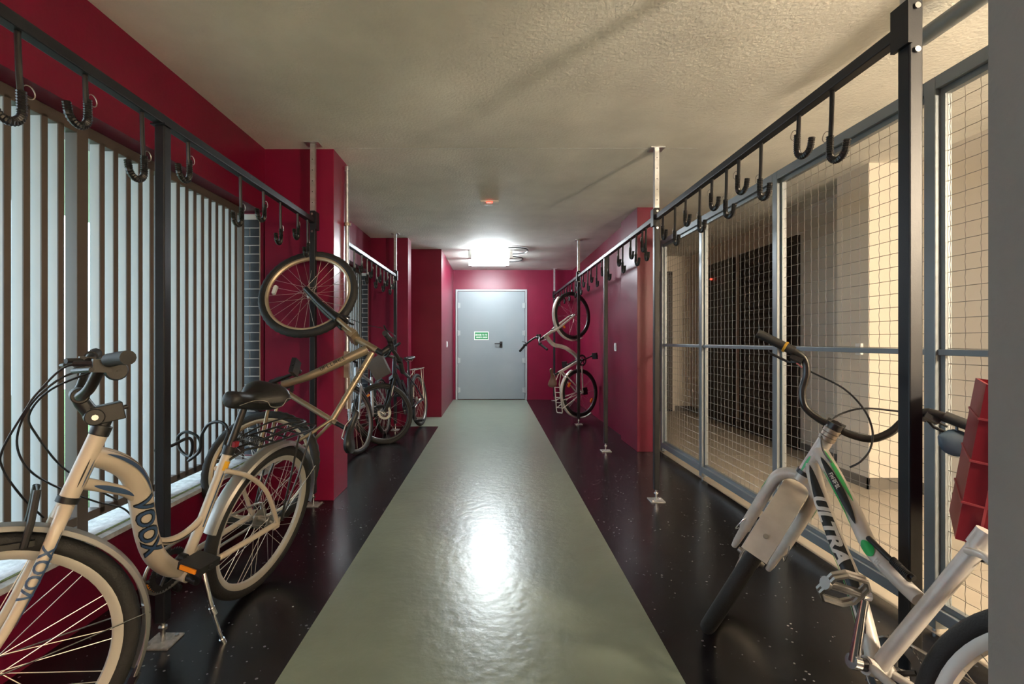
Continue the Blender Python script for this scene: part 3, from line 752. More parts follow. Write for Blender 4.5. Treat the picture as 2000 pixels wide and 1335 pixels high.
# ------------------------------------------------ 1. cream step-through city bicycle
def bike_city():
    MW = std_pose(-1.108, 2.204, 191.1, 12.1)
    root = empty('bicycle', 'cream step-through city bicycle with blue lettering standing on its kickstand', 'bicycle', MW)
    R = .338; L = 1.059; top = (.853, .90); bot = (.905, .735)
    S = steer_matrix(top, bot, -36)
    bb = (.452, .305)
    stop = (.318, .73)
    main = [(.862, .845), (.80, .815), (.738, .768), (.692, .70), (.660, .61), (.625, .515), (.580, .43), (.52, .365), (.465, .325)]
    low = [(.885, .775), (.80, .735), (.735, .70), (.685, .655)]
    brace = [(.610, .500), (.55, .468), (.49, .458), (.43, .472), (.385, .50)]
    b = frame_mesh([([top, bot], .0225), (main, lambda t: .0275+.006*sin(pi*t), 6), (low, lambda t: lerp(.017, .012, t), 6), (brace, .0125, 6), ([stop, (.40, .45), bb], .0185)])
    for s in (-1, 1):
        b.path(catmull([(.345, s*.018, .665), (.245, s*.048, .625), (.135, s*.062, .54), (.06, s*.066, .44), (0, s*.066, .345)], 6), .0095, 10)
        b.path([(.44, s*.03, .315), (.36, s*.052, .322), (0, s*.066, .338)], .0115, 10)
        b.box(-.02, .02, s*.066-.004, s*.066+.004, .315, .36)
    b.tube((bb[0], -.036, bb[1]), (bb[0], .036, bb[1]), .022, n=16)
    fr = b.build('frame', 'frame_cream', root)
    mp = catmull([v3(p) for p in main], 8)
    text_on_tube(fr, 'VOOX', .072, mp, .0345, 1, 'letter_blue', .535, .0, .001, stretch=1.06, roll=-.45)
    text_on_tube(fr, 'VOOX', .0725, mp, .0338, 1, 'letter_black', .535, .0, .0045, stretch=1.05, roll=-.45, name='lettering_outline')
    band_on_tube(fr, mp, .033, 1, .25, .62, .02, .38, 'letter_blue', 'stripe')
    band_on_tube(fr, mp, .033, 1, .72, .80, .0, .44, 'letter_black', 'stripe')
    band_on_tube(fr, catmull([v3(p) for p in low], 8), .0155, 1, -.5, .5, .15, .8, 'letter_blue', 'stripe')
    band_on_tube(fr, catmull([v3(p) for p in brace], 8), .0127, 1, -.3, .1, .1, .9, 'letter_black', 'stripe')
    sp = [v3(stop), v3((.40, .45))]
    band_on_tube(fr, sp, .0187, 1, -.5, -.25, .25, .95, 'letter_blue', 'stripe', taper=False)
    band_on_tube(fr, sp, .0187, 1, -.9, .9, .12, .24, 'yellow_sticker', 'sticker', taper=False)
    text_on_tube(fr, '', .02, sp, .0188, 1, 'letter_black', .6, roll=.25, geo=glyph_geo(9, .011, 21, .14))
    hp = [v3(top), v3(bot)]
    for k in range(3): band_on_tube(fr, hp, .0227, 1, -.05+.5*(k-1), .12+.5*(k-1), .35, .8, ['letter_black', 'letter_blue', 'letter_black'][k], 'emblem')
    # wheels
    wheel(root, T3(0, 0, R), R, .024, 'rim_silver', cassette=True, spokes=32, depth=.024)
    fw = wheel(root, S @ T3(L, 0, R), R, .024, 'rim_silver', spokes=32, depth=.024)
    # lettering on the front rim
    ri = R-2*.024+.006
    for txt, a0 in (('CAZAXE', 128), ('CAZAXE', 248), ('CAZAXE', 8)):
        V, Fc, W = text_geo(txt, .024, 0, .0012); bq = MB()
        for sy in (1,):
            for x, y in V:
                a = radians(a0)+x*1.7/(ri-.014); bq.v.append(((ri-.0125+y*.62)*cos(a), .0115 if y > -.002 else .0095, (ri-.0125+y*.62)*sin(a)))
        bq.f = Fc; bq.build('rim_lettering', 'letter_black', fw, smooth=False)
    fender(root, (0, R), R+.018, 12, 185, 'fender_silver', .030)
    ff = fender(root, (L, R), R+.018, 40, 200, 'fender_silver', .030, S)
    a = radians(200); MB().box(-.002, .003, -.026, .026, -.05, .01, T3(L+(R+.02)*cos(a), 0, R+(R+.02)*sin(a)) @ Matrix.Rotation(radians(-22), 4, 'Y')).build('mud_flap', 'black_plastic', ff, smooth=False)
    st = MB()
    for s in (-1, 1): st.tube((L, s*.055, R), (L+(R+.02)*cos(radians(172)), s*.022, R+(R+.02)*sin(radians(172))), .002, n=5)
    st.build('mudguard_stay', 'steel', ff)
    st = MB()
    for s in (-1, 1): st.tube((0, s*.07, R), ((R+.02)*cos(radians(150)), s*.03, R+(R+.02)*sin(radians(150))), .002, n=5)
    st.build('mudguard_stay', 'steel', root)
    # fork
    f = MB()
    f.tube(v3(bot), v3((.918, .69)), .021, n=14)
    for s in (-1, 1):
        f.path(catmull([(.910, s*.012, .715), (.925, s*.045, .675), (.955, s*.056, .58), (1.0, s*.058, .46), (L, s*.058, R)], 6), lambda t: lerp(.0175, .0095, t), 12)
    fk = f.build('fork', 'frame_cream', root, S)
    fp = catmull([(.925, .045, .675), (.955, .056, .58), (1.0, .058, .46)], 8)
    text_on_tube(fk, 'VOOX', .043, fp, .0165, 1, 'letter_blue', .45, 0, .001, flip=True, stretch=1.0)
    band_on_tube(fk, fp, .0160, 1, .55, .95, .0, 1.0, 'letter_blue', 'stripe')
    MB().lathe([(.022, -.008), (.026, -.008), (.026, .008), (.022, .008)], 20, 'z').build('headset_ring', 'black_plastic', root, Matrix.Translation(v3(bot)) @ Matrix.Rotation(radians(-17), 4, 'Y'))
    # brakes on the fork
    for s in (-1, 1):
        br = MB().path([(.985, s*.05, .64), (.975, s*.045, .70), (.968, s*.03, .775)], .008, 8); br.box(-.035, .03, -.006, .006, -.007, .007, T3(1.0, s*.035, .645))
        if s > 0: br.tube((.968, -.03, .775), (.968, .04, .775), .0025, n=6)
        br.build('brake_arm', 'black_plastic', root, S)
    # stem + bar
    s_ = MB()
    s_.tube(v3((.853, .90)), v3((.844, .928)), .024, n=16); s_.tube(v3((.846, .92)), v3((.836, .955)), .0165, n=14)
    s_.box(-.032, .040, -.022, .022, -.024, .024, T3(.833, 0, .962) @ Matrix.Rotation(radians(14), 4, 'Y'))
    s_.tube((.866, -.026, .952), (.866, .026, .952), .023, n=16)
    s_.path([(.866, 0, .952), (.892, 0, .99), (.900, 0, 1.008)], .019, 12)
    s_.tube((.900, -.028, 1.01), (.900, .028, 1.01), .021, n=16)
    s_.tube((.806, -.012, .972), (.790, -.012, .976), .007, n=8)
    bevel(s_.build('stem', 'black_plastic', root, S), .003)
    MB().disc(.008, .026, .031, 8, 'y', (.866, 0, .952)).build('stem_bolt', 'steel', root, S)
    half = [(.90, 0, 1.01), (.90, .05, 1.012), (.888, .095, 1.035), (.876, .14, 1.085), (.868, .175, 1.106), (.86, .22, 1.115), (.846, .30, 1.12)]
    pl = catmull(half, 6)
    bar = MB().path(list(reversed(mirror(pl)))+pl[1:], .0128, 12).build('handlebar', 'bar_black', root, S)
    grips(bar, [(.864, .20, 1.111), (.853, .26, 1.118), (.843, .312, 1.121)], .0175)
    for s in (1, -1):
        lv = MB().box(-.016, .022, -.018, .018, -.018, .014, T3(.872, s*.17, 1.098)); lv.path([(.885, s*.165, 1.095), (.925, s*.17, 1.085), (.93, s*.20, 1.083), (.905, s*.29, 1.09)], .0058, 8)
        lv.path([(.885, s*.16, 1.10), (.925, s*.135, 1.098)], .008, 8)
        lv.build('brake_lever', 'black_plastic', bar)
        MB().lathe([(.001, -.013), (.022, -.012), (.026, 0), (.022, .012), (.001, .013)], 18, 'y', (.845, s*.165, 1.085)).build('bell' if s > 0 else 'shifter', 'black_plastic', bar)
    # saddle
    MB().tube(v3((.325, .71)), v3((.268, .93)), .0135, n=12).build('seatpost', 'bar_black', root)
    MB().tube(v3((.322, .72)), v3((.315, .752)), .022, n=14).build('seat_clamp', 'black_plastic', root)
    MB().box(-.012, .012, .018, .03, -.01, .01, T3(.318, 0, .765)).build('tail_reflector', 'red_led' if False else 'crate_red', root, smooth=False)
    saddle(root, .375, .105, .975, 'saddle_black', .105, stitch=True, thick=.105, nosew=.038)
    # drive
    crankset(root, bb, 53, .165, .075, 'black_plastic', 'black_plastic', refl=True)
    cg = MB().path(catmull([(bb[0]+.09, -.06, bb[1]), (bb[0]+.02, -.06, bb[1]+.085), (.2, -.06, R+.055), (-.03, -.06, R+.05), (-.055, -.06, R), (-.02, -.06, R-.05), (.2, -.06, .27), (bb[0], -.06, bb[1]-.088)], 5, closed=True), .006, 6, closed=True)
    cg.build('chain_guard', 'dull_steel', root)
    ks = MB().path([(.40, .05, .305), (.405, .075, .27), (.385, .11, .16)], .0085, 10); ks.path([(.385, .11, .16), (.357, .158, .036)], .006, 10); ks.tube((.388, .105, .175), (.381, .118, .15), .011, n=10); ks.tube((.361, .152, .052), (.355, .161, .033), .010, n=10)
    ks.build('kickstand', 'chrome', root)
    # rack
    rk = MB(); z = .735
    loop = [(.27, .035, z), (.20, .06, z+.005), (-.16, .062, z+.01), (-.215, .04, z+.012), (-.215, -.04, z+.012), (-.16, -.062, z+.01), (.20, -.06, z+.005), (.27, -.035, z)]
    rk.path(loop, .005, 8); rk.path([(.27, 0, z), (-.215, 0, z+.012)], .005, 8)
    for x in (.12, .03, -.06, -.15): rk.tube((x, -.061, z+.006), (x, .061, z+.006), .0045, n=6)
    for s in (-1, 1):
        rk.path([(-.02, s*.072, .345), (-.035, s*.07, .55), (-.05, s*.062, z)], .0048, 8); rk.path([(-.02, s*.072, .345), (-.10, s*.07, .55), (-.15, s*.062, z)], .0048, 8)
        rk.path([(.27, s*.035, z), (.33, s*.02, .705)], .0048, 8)
    rc = rk.build('rack', 'bar_black', root)
    sc = MB().path(catmull([(.20, -.045, z+.02), (.05, -.05, z+.045), (-.10, -.04, z+.05), (-.12, .04, z+.05), (.05, .05, z+.045), (.20, .045, z+.02)], 5), .004, 6)
    for k in range(16): sc.path([(.21+.018*cos(q), -.06+k*.008+.004*q/(2*pi), z+.018+.018*sin(q)) for q in [2*pi*j/8 for j in range(9)]], .0016, 5)
    sc.build('spring_clip', 'bar_black', rc)
    # control cables (world points at their real depth)
    inv = root.matrix_world.inverted()
    for pts in ([(200, 707, 1.28), (130, 715, 1.27), (75, 765, 1.25), (50, 800, 1.24), (4, 880, 1.24), (8, 920, 1.26), (45, 972, 1.32), (85, 1010, 1.40)],
                [(190, 722, 1.28), (125, 735, 1.26), (60, 790, 1.24), (33, 860, 1.26), (55, 915, 1.32), (110, 950, 1.40), (190, 980, 1.50), (245, 995, 1.58), (285, 1045, 1.66), (310, 1075, 1.72)],
                [(195, 720, 1.29), (100, 760, 1.27), (57, 810, 1.28), (72, 850, 1.32), (120, 910, 1.40), (180, 950, 1.48), (228, 975, 1.55)]):
        MB().path(catmull([inv @ at(*p) for p in pts], 8), .0028, 6).build('control_cable', 'cable', root)
    return root
bike_city()
lk = MB().path(catmull([at(302, 880, 2.03), at(335, 870, 2.05), at(368, 855, 2.08), at(376, 870, 2.1), at(370, 890, 2.12), at(352, 878, 2.15), at(347, 855, 2.16), at(362, 843, 2.15), at(383, 850, 2.13), at(392, 866, 2.12), at(385, 885, 2.10), at(368, 899, 2.09), at(390, 880, 2.06), at(394, 850, 2.05), at(408, 828, 2.03), at(432, 824, 2.01), at(446, 840, 1.99), at(440, 862, 1.98), at(436, 875, 1.97)], 8), .0065, 8).build('cable_lock', 'cable')
tag(lk, 'black coiled cable lock hanging behind the cream bicycle saddle post', 'lock')

# ------------------------------------------------ generic simpler bicycle pieces
def simple_bar(root, S, C, half, rise, sweep, m='bar_black', r=.0115, grip_len=.12):
    pl = catmull([C, (C[0], half*.18, C[2]), (C[0]-sweep*.3, half*.4, C[2]+rise*.7), (C[0]-sweep*.6, half*.62, C[2]+rise), (C[0]-sweep, half, C[2]+rise)], 6)
    bar = MB().path(list(reversed(mirror(pl)))+pl[1:], r, 12).build('handlebar', m, root, S)
    e = Vector((C[0]-sweep, half, C[2]+rise)); d = (e-Vector((C[0]-sweep*.6, half*.62, C[2]+rise))).normalized()
    grips(bar, [tuple(e-d*grip_len), tuple(e-d*grip_len*.5), tuple(e+d*.006)])
    for s in (1, -1):
        p = e-d*(grip_len+.025); p.y *= s
        lv = MB().box(-.014, .014, -.018, .018, -.016, .016, T3(*p)); q = Vector((p.x+.04, p.y+s*.01, p.z-.022)); lv.path([p, q, (q.x+.01, q.y+s*.08, q.z-.008)], .005, 8)
        lv.build('brake_lever', 'black_plastic', bar)
    return bar

# ------------------------------------------------ 2. gold mountain bicycle hanging from a hook
def bike_gold():
    MW = pose((-1.6536, 2.7703, .4398), (.0736, .4243, .9025), (0, -.905, .4254), (.9973, -.0313, -.0666))
    root = empty('bicycle', 'gold mountain bicycle hanging by its front wheel before the red column', 'bicycle', MW)
    R = .33; L = 1.155; top = (.772, .862); bot = (.825, .755)
    bb = (.485, .29); stt = (.285, .705)
    b = frame_mesh([([top, bot], .021), ([(.775, .800), (.68, .652), (.585, .505), (.545, .43), (.50, .32)], lambda t: lerp(.030, .021, t), 5), ([(.752, .835), (.30, .675)], .0185), ([bb, stt], .0165)])
    for s in (-1, 1):
        b.path([(.300, s*.014, .675), (.20, s*.05, .585), (0, s*.066, R)], .0095, 10); b.path([(.475, s*.03, .295), (.38, s*.05, .30), (0, s*.066, R)], .0105, 10)
    b.tube((bb[0], -.036, bb[1]), (bb[0], .036, bb[1]), .021, n=14)
    fr = b.build('frame', 'frame_gold', root)
    text_on_tube(fr, '', .03, [v3((.585, .505)), v3((.775, .800))], .0272, 1, 'letter_black', .36, geo=glyph_geo(8, .026, 5, .16))
    text_on_tube(fr, '', .02, [v3((.30, .675)), v3((.752, .835))], .0188, 1, 'letter_black', .66, geo=glyph_geo(10, .014, 8, .16))
    S = Matrix.Identity(4)
    w = wheel(root, T3(0, 0, R), R, .026, 'rim_gold', knob=.004, spokes=28, cassette=True)
    w2 = wheel(root, T3(L, 0, R), R, .026, 'rim_gold', knob=.004, spokes=28)
    reflector(w2, .235, radians(88), 'white_plastic')
    f = MB(); f.tube(v3(bot), v3((.845, .715)), .02, n=14); f.box(-.035, .02, -.07, .07, -.022, .022, T3(.862, 0, .70) @ Matrix.Rotation(radians(-30), 4, 'Y'))
    for s in (-1, 1): f.tube((.858, s*.06, .705), (.955, s*.06, .575), .0135, n=12)
    fk = f.build('fork', 'frame_gold', root)
    f2 = MB()
    for s in (-1, 1): f2.path([(.945, s*.06, .59), (1.05, s*.06, .45), (L, s*.06, R)], lambda t: lerp(.024, .017, t), 12)
    f2.path(catmull([(1.0, -.06, .53), (.97, -.05, .60), (.965, 0, .63), (.97, .05, .60), (1.0, .06, .53)], 5), .012, 8)
    f2.build('fork_slider', 'black_plastic', root)
    for s in (-1, 1): MB().path([(1.02, s*.045, .51), (.99, s*.04, .58), (.965, s*.05, .66)], .007, 8).build('brake_arm', 'black_plastic', root)
    st = MB().tube(v3(top), v3((.752, .905)), .019, n=14); st.path([(.757, 0, .893), (.80, 0, .945)], .018, 12); st.tube((.803, -.025, .948), (.803, .025, .948), .02, n=14)
    st.build('stem', 'black_plastic', root)
    simple_bar(root, S, (.803, 0, .948), .30, .03, .05)
    sp = MB().tube(v3(stt), v3((.255, .775)), .0135, n=12).build('seatpost', 'black_plastic', root)
    saddle(root, .375, .115, .825, 'saddle_black', .07, thick=.055)
    crankset(root, bb, 62, .17, .085, 'black_plastic', 'black_plastic')
    MB().path(catmull([(.772, .02, .90), (.84, .06, .98), (.90, .05, .90), (.93, .03, .78), (.965, .03, .66)], 8), .0025, 6).build('control_cable', 'cable', root)
    return root
bike_gold()

# ------------------------------------------------ 3. white city bicycle hanging far right
def bike_white():
    MW = pose((1.5134, 7.0358, .4308), (-.0959, 0, .9954), (-.5439, .8375, -.0524), (-.8337, -.5464, -.0803))
    root = empty('bicycle', 'white step-through bicycle with brown saddle hanging upright near the grey door', 'bicycle', MW)
    R = .34; L = 1.097; top = (.826, .905); bot = (.90, .745); bb = (.455, .285)
    main = [(.85, .85), (.765, .79), (.71, .72), (.685, .62), (.655, .53), (.60, .44), (.54, .36), (.47, .30)]
    stt = (.325, .70)
    b = frame_mesh([([top, bot], .0225), (main, .028, 5), ([bb, stt], .019)])
    for s in (-1, 1):
        b.path([(.345, s*.016, .65), (.20, s*.05, .53), (0, s*.066, R)], .0095, 8); b.path([(.44, s*.03, .29), (.36, s*.05, .30), (0, s*.066, R)], .0105, 8)
    b.build('frame', 'frame_white', root)
    f = MB()
    for s in (-1, 1): f.path(catmull([(.90, s*.012, .74), (.93, s*.05, .68), (.985, s*.056, .57), (1.05, s*.056, .44), (L, s*.056, R)], 5), lambda t: lerp(.019, .011, t), 10)
    S = Matrix.Identity(4)
    f.build('fork', 'frame_white', root, S)
    MB().tube(v3((.905, .735)), v3((.915, .71)), .028, n=12).build('headset_ring', 'black_plastic', root)
    w = wheel(root, T3(0, 0, R), R, .022, 'rim_dark', spokes=20); w2 = wheel(root, T3(L, 0, R), R, .022, 'rim_dark', spokes=20)
    reflector(w, .24, radians(-55), 'amber', -.01); reflector(w2, .24, radians(-125), 'amber', -.01); reflector(w, .24, radians(125), 'amber', -.01)
    fender(root, (0, R), R+.018, 20, 210, 'frame_white', .028); fender(root, (L, R), R+.018, 40, 205, 'frame_white', .028)
    MB().tube(v3(top), v3((.80, .965)), .016, n=12).path([(.80, 0, .965), (.835, 0, 1.01)], .016, 10).build('stem', 'black_plastic', root)
    simple_bar(root, S, (.835, 0, 1.01), .29, .09, .16)
    MB().lathe([(.001, -.02), (.03, -.018), (.035, 0), (.03, .018), (.001, .02)], 16, 'x', (.86, .0, .98)).build('front_light', 'black_plastic', root)
    MB().tube(v3(stt), v3((.30, .78)), .0135, n=10).build('seatpost', 'black_plastic', root)
    saddle(root, .40, .14, .845, 'saddle_brown', .085, thick=.07)
    crankset(root, bb, 105, .165, .08, 'black_plastic', 'black_plastic')
    MB().box(-.05, .05, -.075, -.05, -.05, .03, T3(0.02, 0, R-.03)).path([(-.01, -.06, R-.02), (.03, -.065, R-.09)], .012, 8).build('derailleur', 'black_plastic', root)
    rk = MB(); z = .745
    rk.path([(.18, .05, z), (-.20, .06, z), (-.22, .05, z), (-.22, -.05, z), (-.20, -.06, z), (.18, -.05, z)], .007, 8)
    for x in (-.15, -.08, -.01, .06, .13): rk.tube((x, -.056, z), (x, .056, z), .006, n=6)
    for s in (-1, 1): rk.path([(0, s*.07, R+.02), (-.05, s*.066, z)], .006, 8); rk.path([(.18, s*.05, z), (.32, s*.02, .67)], .006, 8); rk.path([(0, s*.07, R+.02), (-.16, s*.062, z)], .006, 8)
    rk.build('rack', 'frame_white', root)
bike_white()

# ------------------------------------------------ 4. dark bicycle with disc brake and rack, 5. silver bicycle
def bike_dark():
    MW = std_pose(-.965, 6.50, 188, -6)
    root = empty('bicycle', 'dark mountain bicycle with disc brake and rear rack in the second bay', 'bicycle', MW)
    R = .35; L = 1.12; top = (.80, .90); bot = (.85, .76); bb = (.44, .30); stt = (.31, .74)
    S = steer_matrix(top, bot, -50)
    b = frame_mesh([([top, bot], .023), ([(.842, .79), (.64, .54), bb], .027), ([(.808, .87), (.33, .68)], .019), ([bb, stt], .018)])
    for s in (-1, 1):
        b.path([(.33, s*.016, .66), (.20, s*.05, .54), (0, s*.066, R)], .0095, 8); b.path([(.42, s*.03, .30), (0, s*.066, R)], .0105, 8)
    fr = b.build('frame', 'frame_dark', root)
    band_on_tube(fr, [v3((.842, .79)), v3((.64, .54))], .0272, 1, .2, .7, .1, .95, 'frame_silver', 'stripe')
    MB().box(-.12, .12, -.035, .035, -.03, .03, T3(.60, 0, .555) @ Matrix.Rotation(radians(-52), 4, 'Y')).build('battery', 'black_plastic', root)
    wheel(root, T3(0, 0, R), R, .025, 'dull_steel', spokes=24, cassette=True, depth=.014)
    w = wheel(root, S @ T3(L, 0, R), R, .026, 'rim_dark', knob=.003, spokes=24, disc=True)
    reflector(w, .26, radians(-62), 'amber', .012)
    f = MB(); f.tube(v3(bot), v3((.865, .725)), .02, n=12)
    f.box(-.03, .03, -.07, .07, -.02, .02, T3(.875, 0, .715) @ Matrix.Rotation(radians(-18), 4, 'Y'))
    for s in (-1, 1): f.path([(.875, s*.062, .71), (1.0, s*.062, .50), (1.02, s*.062, .47), (L, s*.062, R)], lambda t: lerp(.017, .019, t), 10)
    fk = f.build('fork', 'black_plastic', root, S)
    band_on_tube(fk, [(.875, .062, .71), (1.0, .062, .50)], .0185, 1, -.3, .3, .45, 1, 'letter_white', 'decal')
    MB().box(-.03, .03, -.012, .012, -.02, .02, T3(L-.05, .055, R+.06)).build('brake_caliper', 'black_plastic', root, S)
    MB().tube(v3(top), v3((.785, .955)), .019, n=12).path([(.787, 0, .945), (.86, 0, .99)], .018, 10).build('stem', 'black_plastic', root, S)
    bar = simple_bar(root, S, (.86, 0, .99), .33, .03, .04)
    MB().box(-.03, .03, -.05, .05, -.02, .03, T3(.87, 0, 1.02)).build('display', 'black_plastic', bar)
    MB().tube(v3(stt), v3((.275, .88)), .0135, n=10).build('seatpost', 'black_plastic', root)
    saddle(root, .40, .14, .935, 'saddle_black', .07, thick=.05)
    crankset(root, bb, -70, .17, .08, 'black_plastic', 'black_plastic')
    rk = MB(); z = .755
    rk.path([(.2, .05, z), (-.20, .06, z+.01), (-.20, -.06, z+.01), (.2, -.05, z)], .006, 8)
    for x in (-.14, -.05, .04, .12): rk.tube((x, -.055, z+.004), (x, .055, z+.004), .005, n=6)
    for s in (-1, 1): rk.path([(0, s*.07, R), (-.05, s*.06, z)], .005, 6); rk.path([(0, s*.07, R), (-.15, s*.06, z)], .005, 6); rk.path([(.2, s*.05, z), (.33, s*.02, .68)], .005, 6)
    rk.build('rack', 'dull_steel', root)
    MB().box(-.02, .035, -.075, -.05, -.07, .0, T3(0.02, 0, R-.02)).build('derailleur', 'black_plastic', root)
bike_dark()
def bike_silver():
    MW = std_pose(-1.315, 5.93, 182.2, -7)
    root = empty('bicycle', 'silver bicycle half hidden between the red column and the dark bicycle', 'bicycle', MW)
    R = .345; L = 1.04; top = (.80, .86); bot = (.85, .72); bb = (.44, .29); stt = (.31, .72)
    S = steer_matrix(top, bot, -14)
    b = frame_mesh([([top, bot], .022), ([(.842, .75), bb], .021), ([(.808, .82), (.33, .66)], .017), ([bb, stt], .017)])
    for s in (-1, 1):
        b.path([(.33, s*.016, .64), (.20, s*.05, .53), (0, s*.066, R)], .009, 8); b.path([(.42, s*.03, .29), (0, s*.066, R)], .010, 8)
    b.build('frame', 'frame_silver', root)
    wheel(root, T3(0, 0, R), R, .021, 'dull_steel', spokes=24, cassette=True, depth=.014); wheel(root, S @ T3(L, 0, R), R, .021, 'dull_steel', spokes=24, depth=.014)
    f = MB(); f.tube(v3(bot), v3((.862, .69)), .02, n=12)
    for s in (-1, 1): f.path(catmull([(.86, s*.012, .70), (.88, s*.05, .66), (.95, s*.056, .52), (L, s*.056, R)], 5), lambda t: lerp(.016, .010, t), 10)
    f.build('fork', 'frame_silver', root, S)
    fender(root, (L, R), R+.016, 50, 170, 'fender_silver', .024, S)
    MB().tube(v3(top), v3((.78, .925)), .017, n=12).path([(.782, 0, .915), (.85, 0, .95)], .016, 10).build('stem', 'black_plastic', root, S)
    simple_bar(root, S, (.85, 0, .95), .22, .02, .03)
    MB().tube(v3(stt), v3((.285, .84)), .0135, n=10).build('seatpost', 'black_plastic', root)
    saddle(root, .40, .15, .885, 'saddle_black', .065, thick=.05)
    crankset(root, bb, 40, .17, .08, 'chrome', 'black_plastic')
bike_silver()
bg_ = empty('bag', 'flat grey fabric bag hanging behind the gold bicycle handlebar', 'bag', T3(-1.165, 4.93, .87))
M = Matrix.Rotation(radians(-28), 4, 'Y')
rings = []
for t in range(7):
    k = t/6; th = .014+.022*sin(pi*k)
    rings.append([M @ Vector(p) for p in [(-.09+.01*k, -th, .11-.22*k), (.09-.01*k, -th, .11-.22*k), (.10-.01*k, 0, .11-.22*k), (.09-.01*k, th, .11-.22*k), (-.09+.01*k, th, .11-.22*k), (-.10+.01*k, 0, .11-.22*k)]])
MB().loft(rings).build('body', 'bag_grey', bg_)
MB().path(catmull([M @ Vector(p) for p in [(-.05, 0, .10), (-.04, 0, .16), (0, 0, .19), (.04, 0, .16), (.05, 0, .10)]], 5), .005, 6).build('strap', 'bag_grey', bg_)

# ------------------------------------------------ 6. white bicycle with green trim leaning on the near right post
def bike_ultra():
    MW = std_pose(.955, .828, -5.4, -18.8)
    root = empty('bicycle', 'worn white bicycle with green trim leaning against the near rack post', 'bicycle', MW)
    R = .335; L = 1.05; top = (.818, .842); bot = (.862, .712); bb = (.435, .295); stt = (.292, .705)
    S = steer_matrix(top, bot, -41)
    dt = [(.848, .75), (.76, .645), (.66, .545), (.56, .455), bb]
    tt = [(.828, .80), (.74, .735), (.64, .655), (.55, .575), (.46, .535), (.385, .51)]
    b = frame_mesh([([top, bot], .0235), (dt, lambda t: .0235-.003*t, 6), (tt, lambda t: lerp(.025, .019, t), 6), ([bb, stt], .0195)])
    for s in (-1, 1):
        b.path(catmull([(.302, s*.016, .672), (.22, s*.05, .668), (.10, s*.058, .56), (0, s*.066, R)], 4), .009, 10); b.path([(.42, s*.03, .298), (.34, s*.05, .30), (0, s*.066, R)], .011, 10)
    b.tube((bb[0], -.036, bb[1]), (bb[0], .036, bb[1]), .023, n=16)
    fr = b.build('frame', 'frame_white', root)
    dp = catmull([v3(p) for p in dt], 8); tp = catmull([v3(p) for p in tt], 8)
    band_on_tube(fr, dp, .0238, 1, -.35, 1.35, .03, .88, 'letter_black', 'decal_panel')
    text_on_tube(fr, 'ULTRA', .052, dp, .0250, 1, 'letter_white', .40, .25, .0022, stretch=1.42, roll=.45)
    band_on_tube(fr, dp, .0242, 1, -.75, -.45, .45, .85, 'trim_green', 'stripe')
    band_on_tube(fr, tp, .0252, 1, -.2, .8, .08, .55, 'letter_black', 'decal_panel')
    band_on_tube(fr, tp, .0256, 1, .85, 1.35, .04, .42, 'trim_green', 'stripe')
    band_on_tube(fr, tp, .0254, 1, -.45, -.2, .16, .55, 'trim_green', 'stripe')
    band_on_tube(fr, tp, .0222, 1, -.6, .9, .64, .74, 'trim_green', 'stripe')
    text_on_tube(fr, '', .02, tp, .0262, 1, 'letter_white', .27, roll=.35, geo=glyph_geo(7, .012, 4, .2))
    text_on_tube(fr, '', .02, tp, .0222, 1, 'letter_white', .78, geo=glyph_geo(2, .016, 11, .22))
    band_on_tube(fr, [v3(top), v3(bot)], .0238, 1, .1, .5, .5, .98, 'trim_green', 'stripe')
    wheel(root, T3(0, 0, R), R, .026, 'rim_silver', spokes=28, depth=.024); wheel(root, S @ T3(L, 0, R), R, .026, 'rim_silver', spokes=28)
    f = MB(); f.tube(v3(bot), v3((.872, .682)), .024, n=14)
    for s in (-1, 1):
        f.path(catmull([(.872, s*.0, .695), (.884, s*.035, .688), (.898, s*.064, .655), (.93, s*.068, .58), (.985, s*.068, .455), (1.0, s*.066, .42)], 6), lambda t: .0215-.002*t, 12)
        f.path([(.995, s*.066, .43), (1.03, s*.066, .36), (L, s*.066, R)], lambda t: lerp(.017, .010, t), 10)
    fk = f.build('fork', 'frame_white', root, S)
    for s in (-1, 1): band_on_tube(fk, [(.90, s*.064, .65), (.93, s*.068, .58)], .0215, s, -.4, .5, 0, 1, 'trim_green', 'stripe')
    MB().lathe([(.024, -.007), (.028, -.007), (.028, .007), (.024, .007)], 20, 'z').build('headset_ring', 'black_plastic', root, Matrix.Translation(v3(bot)) @ Matrix.Rotation(radians(-18), 4, 'Y'))
    # flat boxy front mudguard on the frame side of the wheel
    fender_pts = []
    mg = MB(); rings = []
    for i in range(15):
        a = radians(lerp(98, 172, i/14)); r = R+.016
        ring = [(L+(r+d)*cos(a), y, R+(r+d)*sin(a)) for y, d in ((-.042, -.012), (-.040, .004), (.040, .004), (.042, -.012), (.037, -.012), (.036, .001), (-.036, .001), (-.037, -.012))]
        rings.append(ring)
    m = mg.loft(rings).build('mudguard', 'frame_white', root, S)
    a = radians(160); MB().disc(.008, .0, .006, 10, 'z').build('rivet', 'dull_steel', m, T3(L+(R+.020)*cos(a), 0, R+(R+.020)*sin(a)) @ Matrix.Rotation(-(a-pi/2), 4, 'Y'))
    for s in (-1, 1):
        bk = MB(); bk.path(catmull([(1.02, s*.066, .44), (.985, s*.09, .40), (.965, s*.085, .44), (.975, s*.07, .48)], 5), .0022, 6); bk.path([(1.0, s*.05, .47), (1.03, s*.06, .42)], .008, 8); bk.build('brake_arm', 'steel', root, S)
    rb = MB()
    for k, z in enumerate((.844, .858, .872)): rb.tube(v3((.816-.006*k, z)), v3((.812-.006*k, z+.012)), .0255-.0015*(k % 2), n=16)
    rb.build('spacer', 'pipe_brown', root, S)
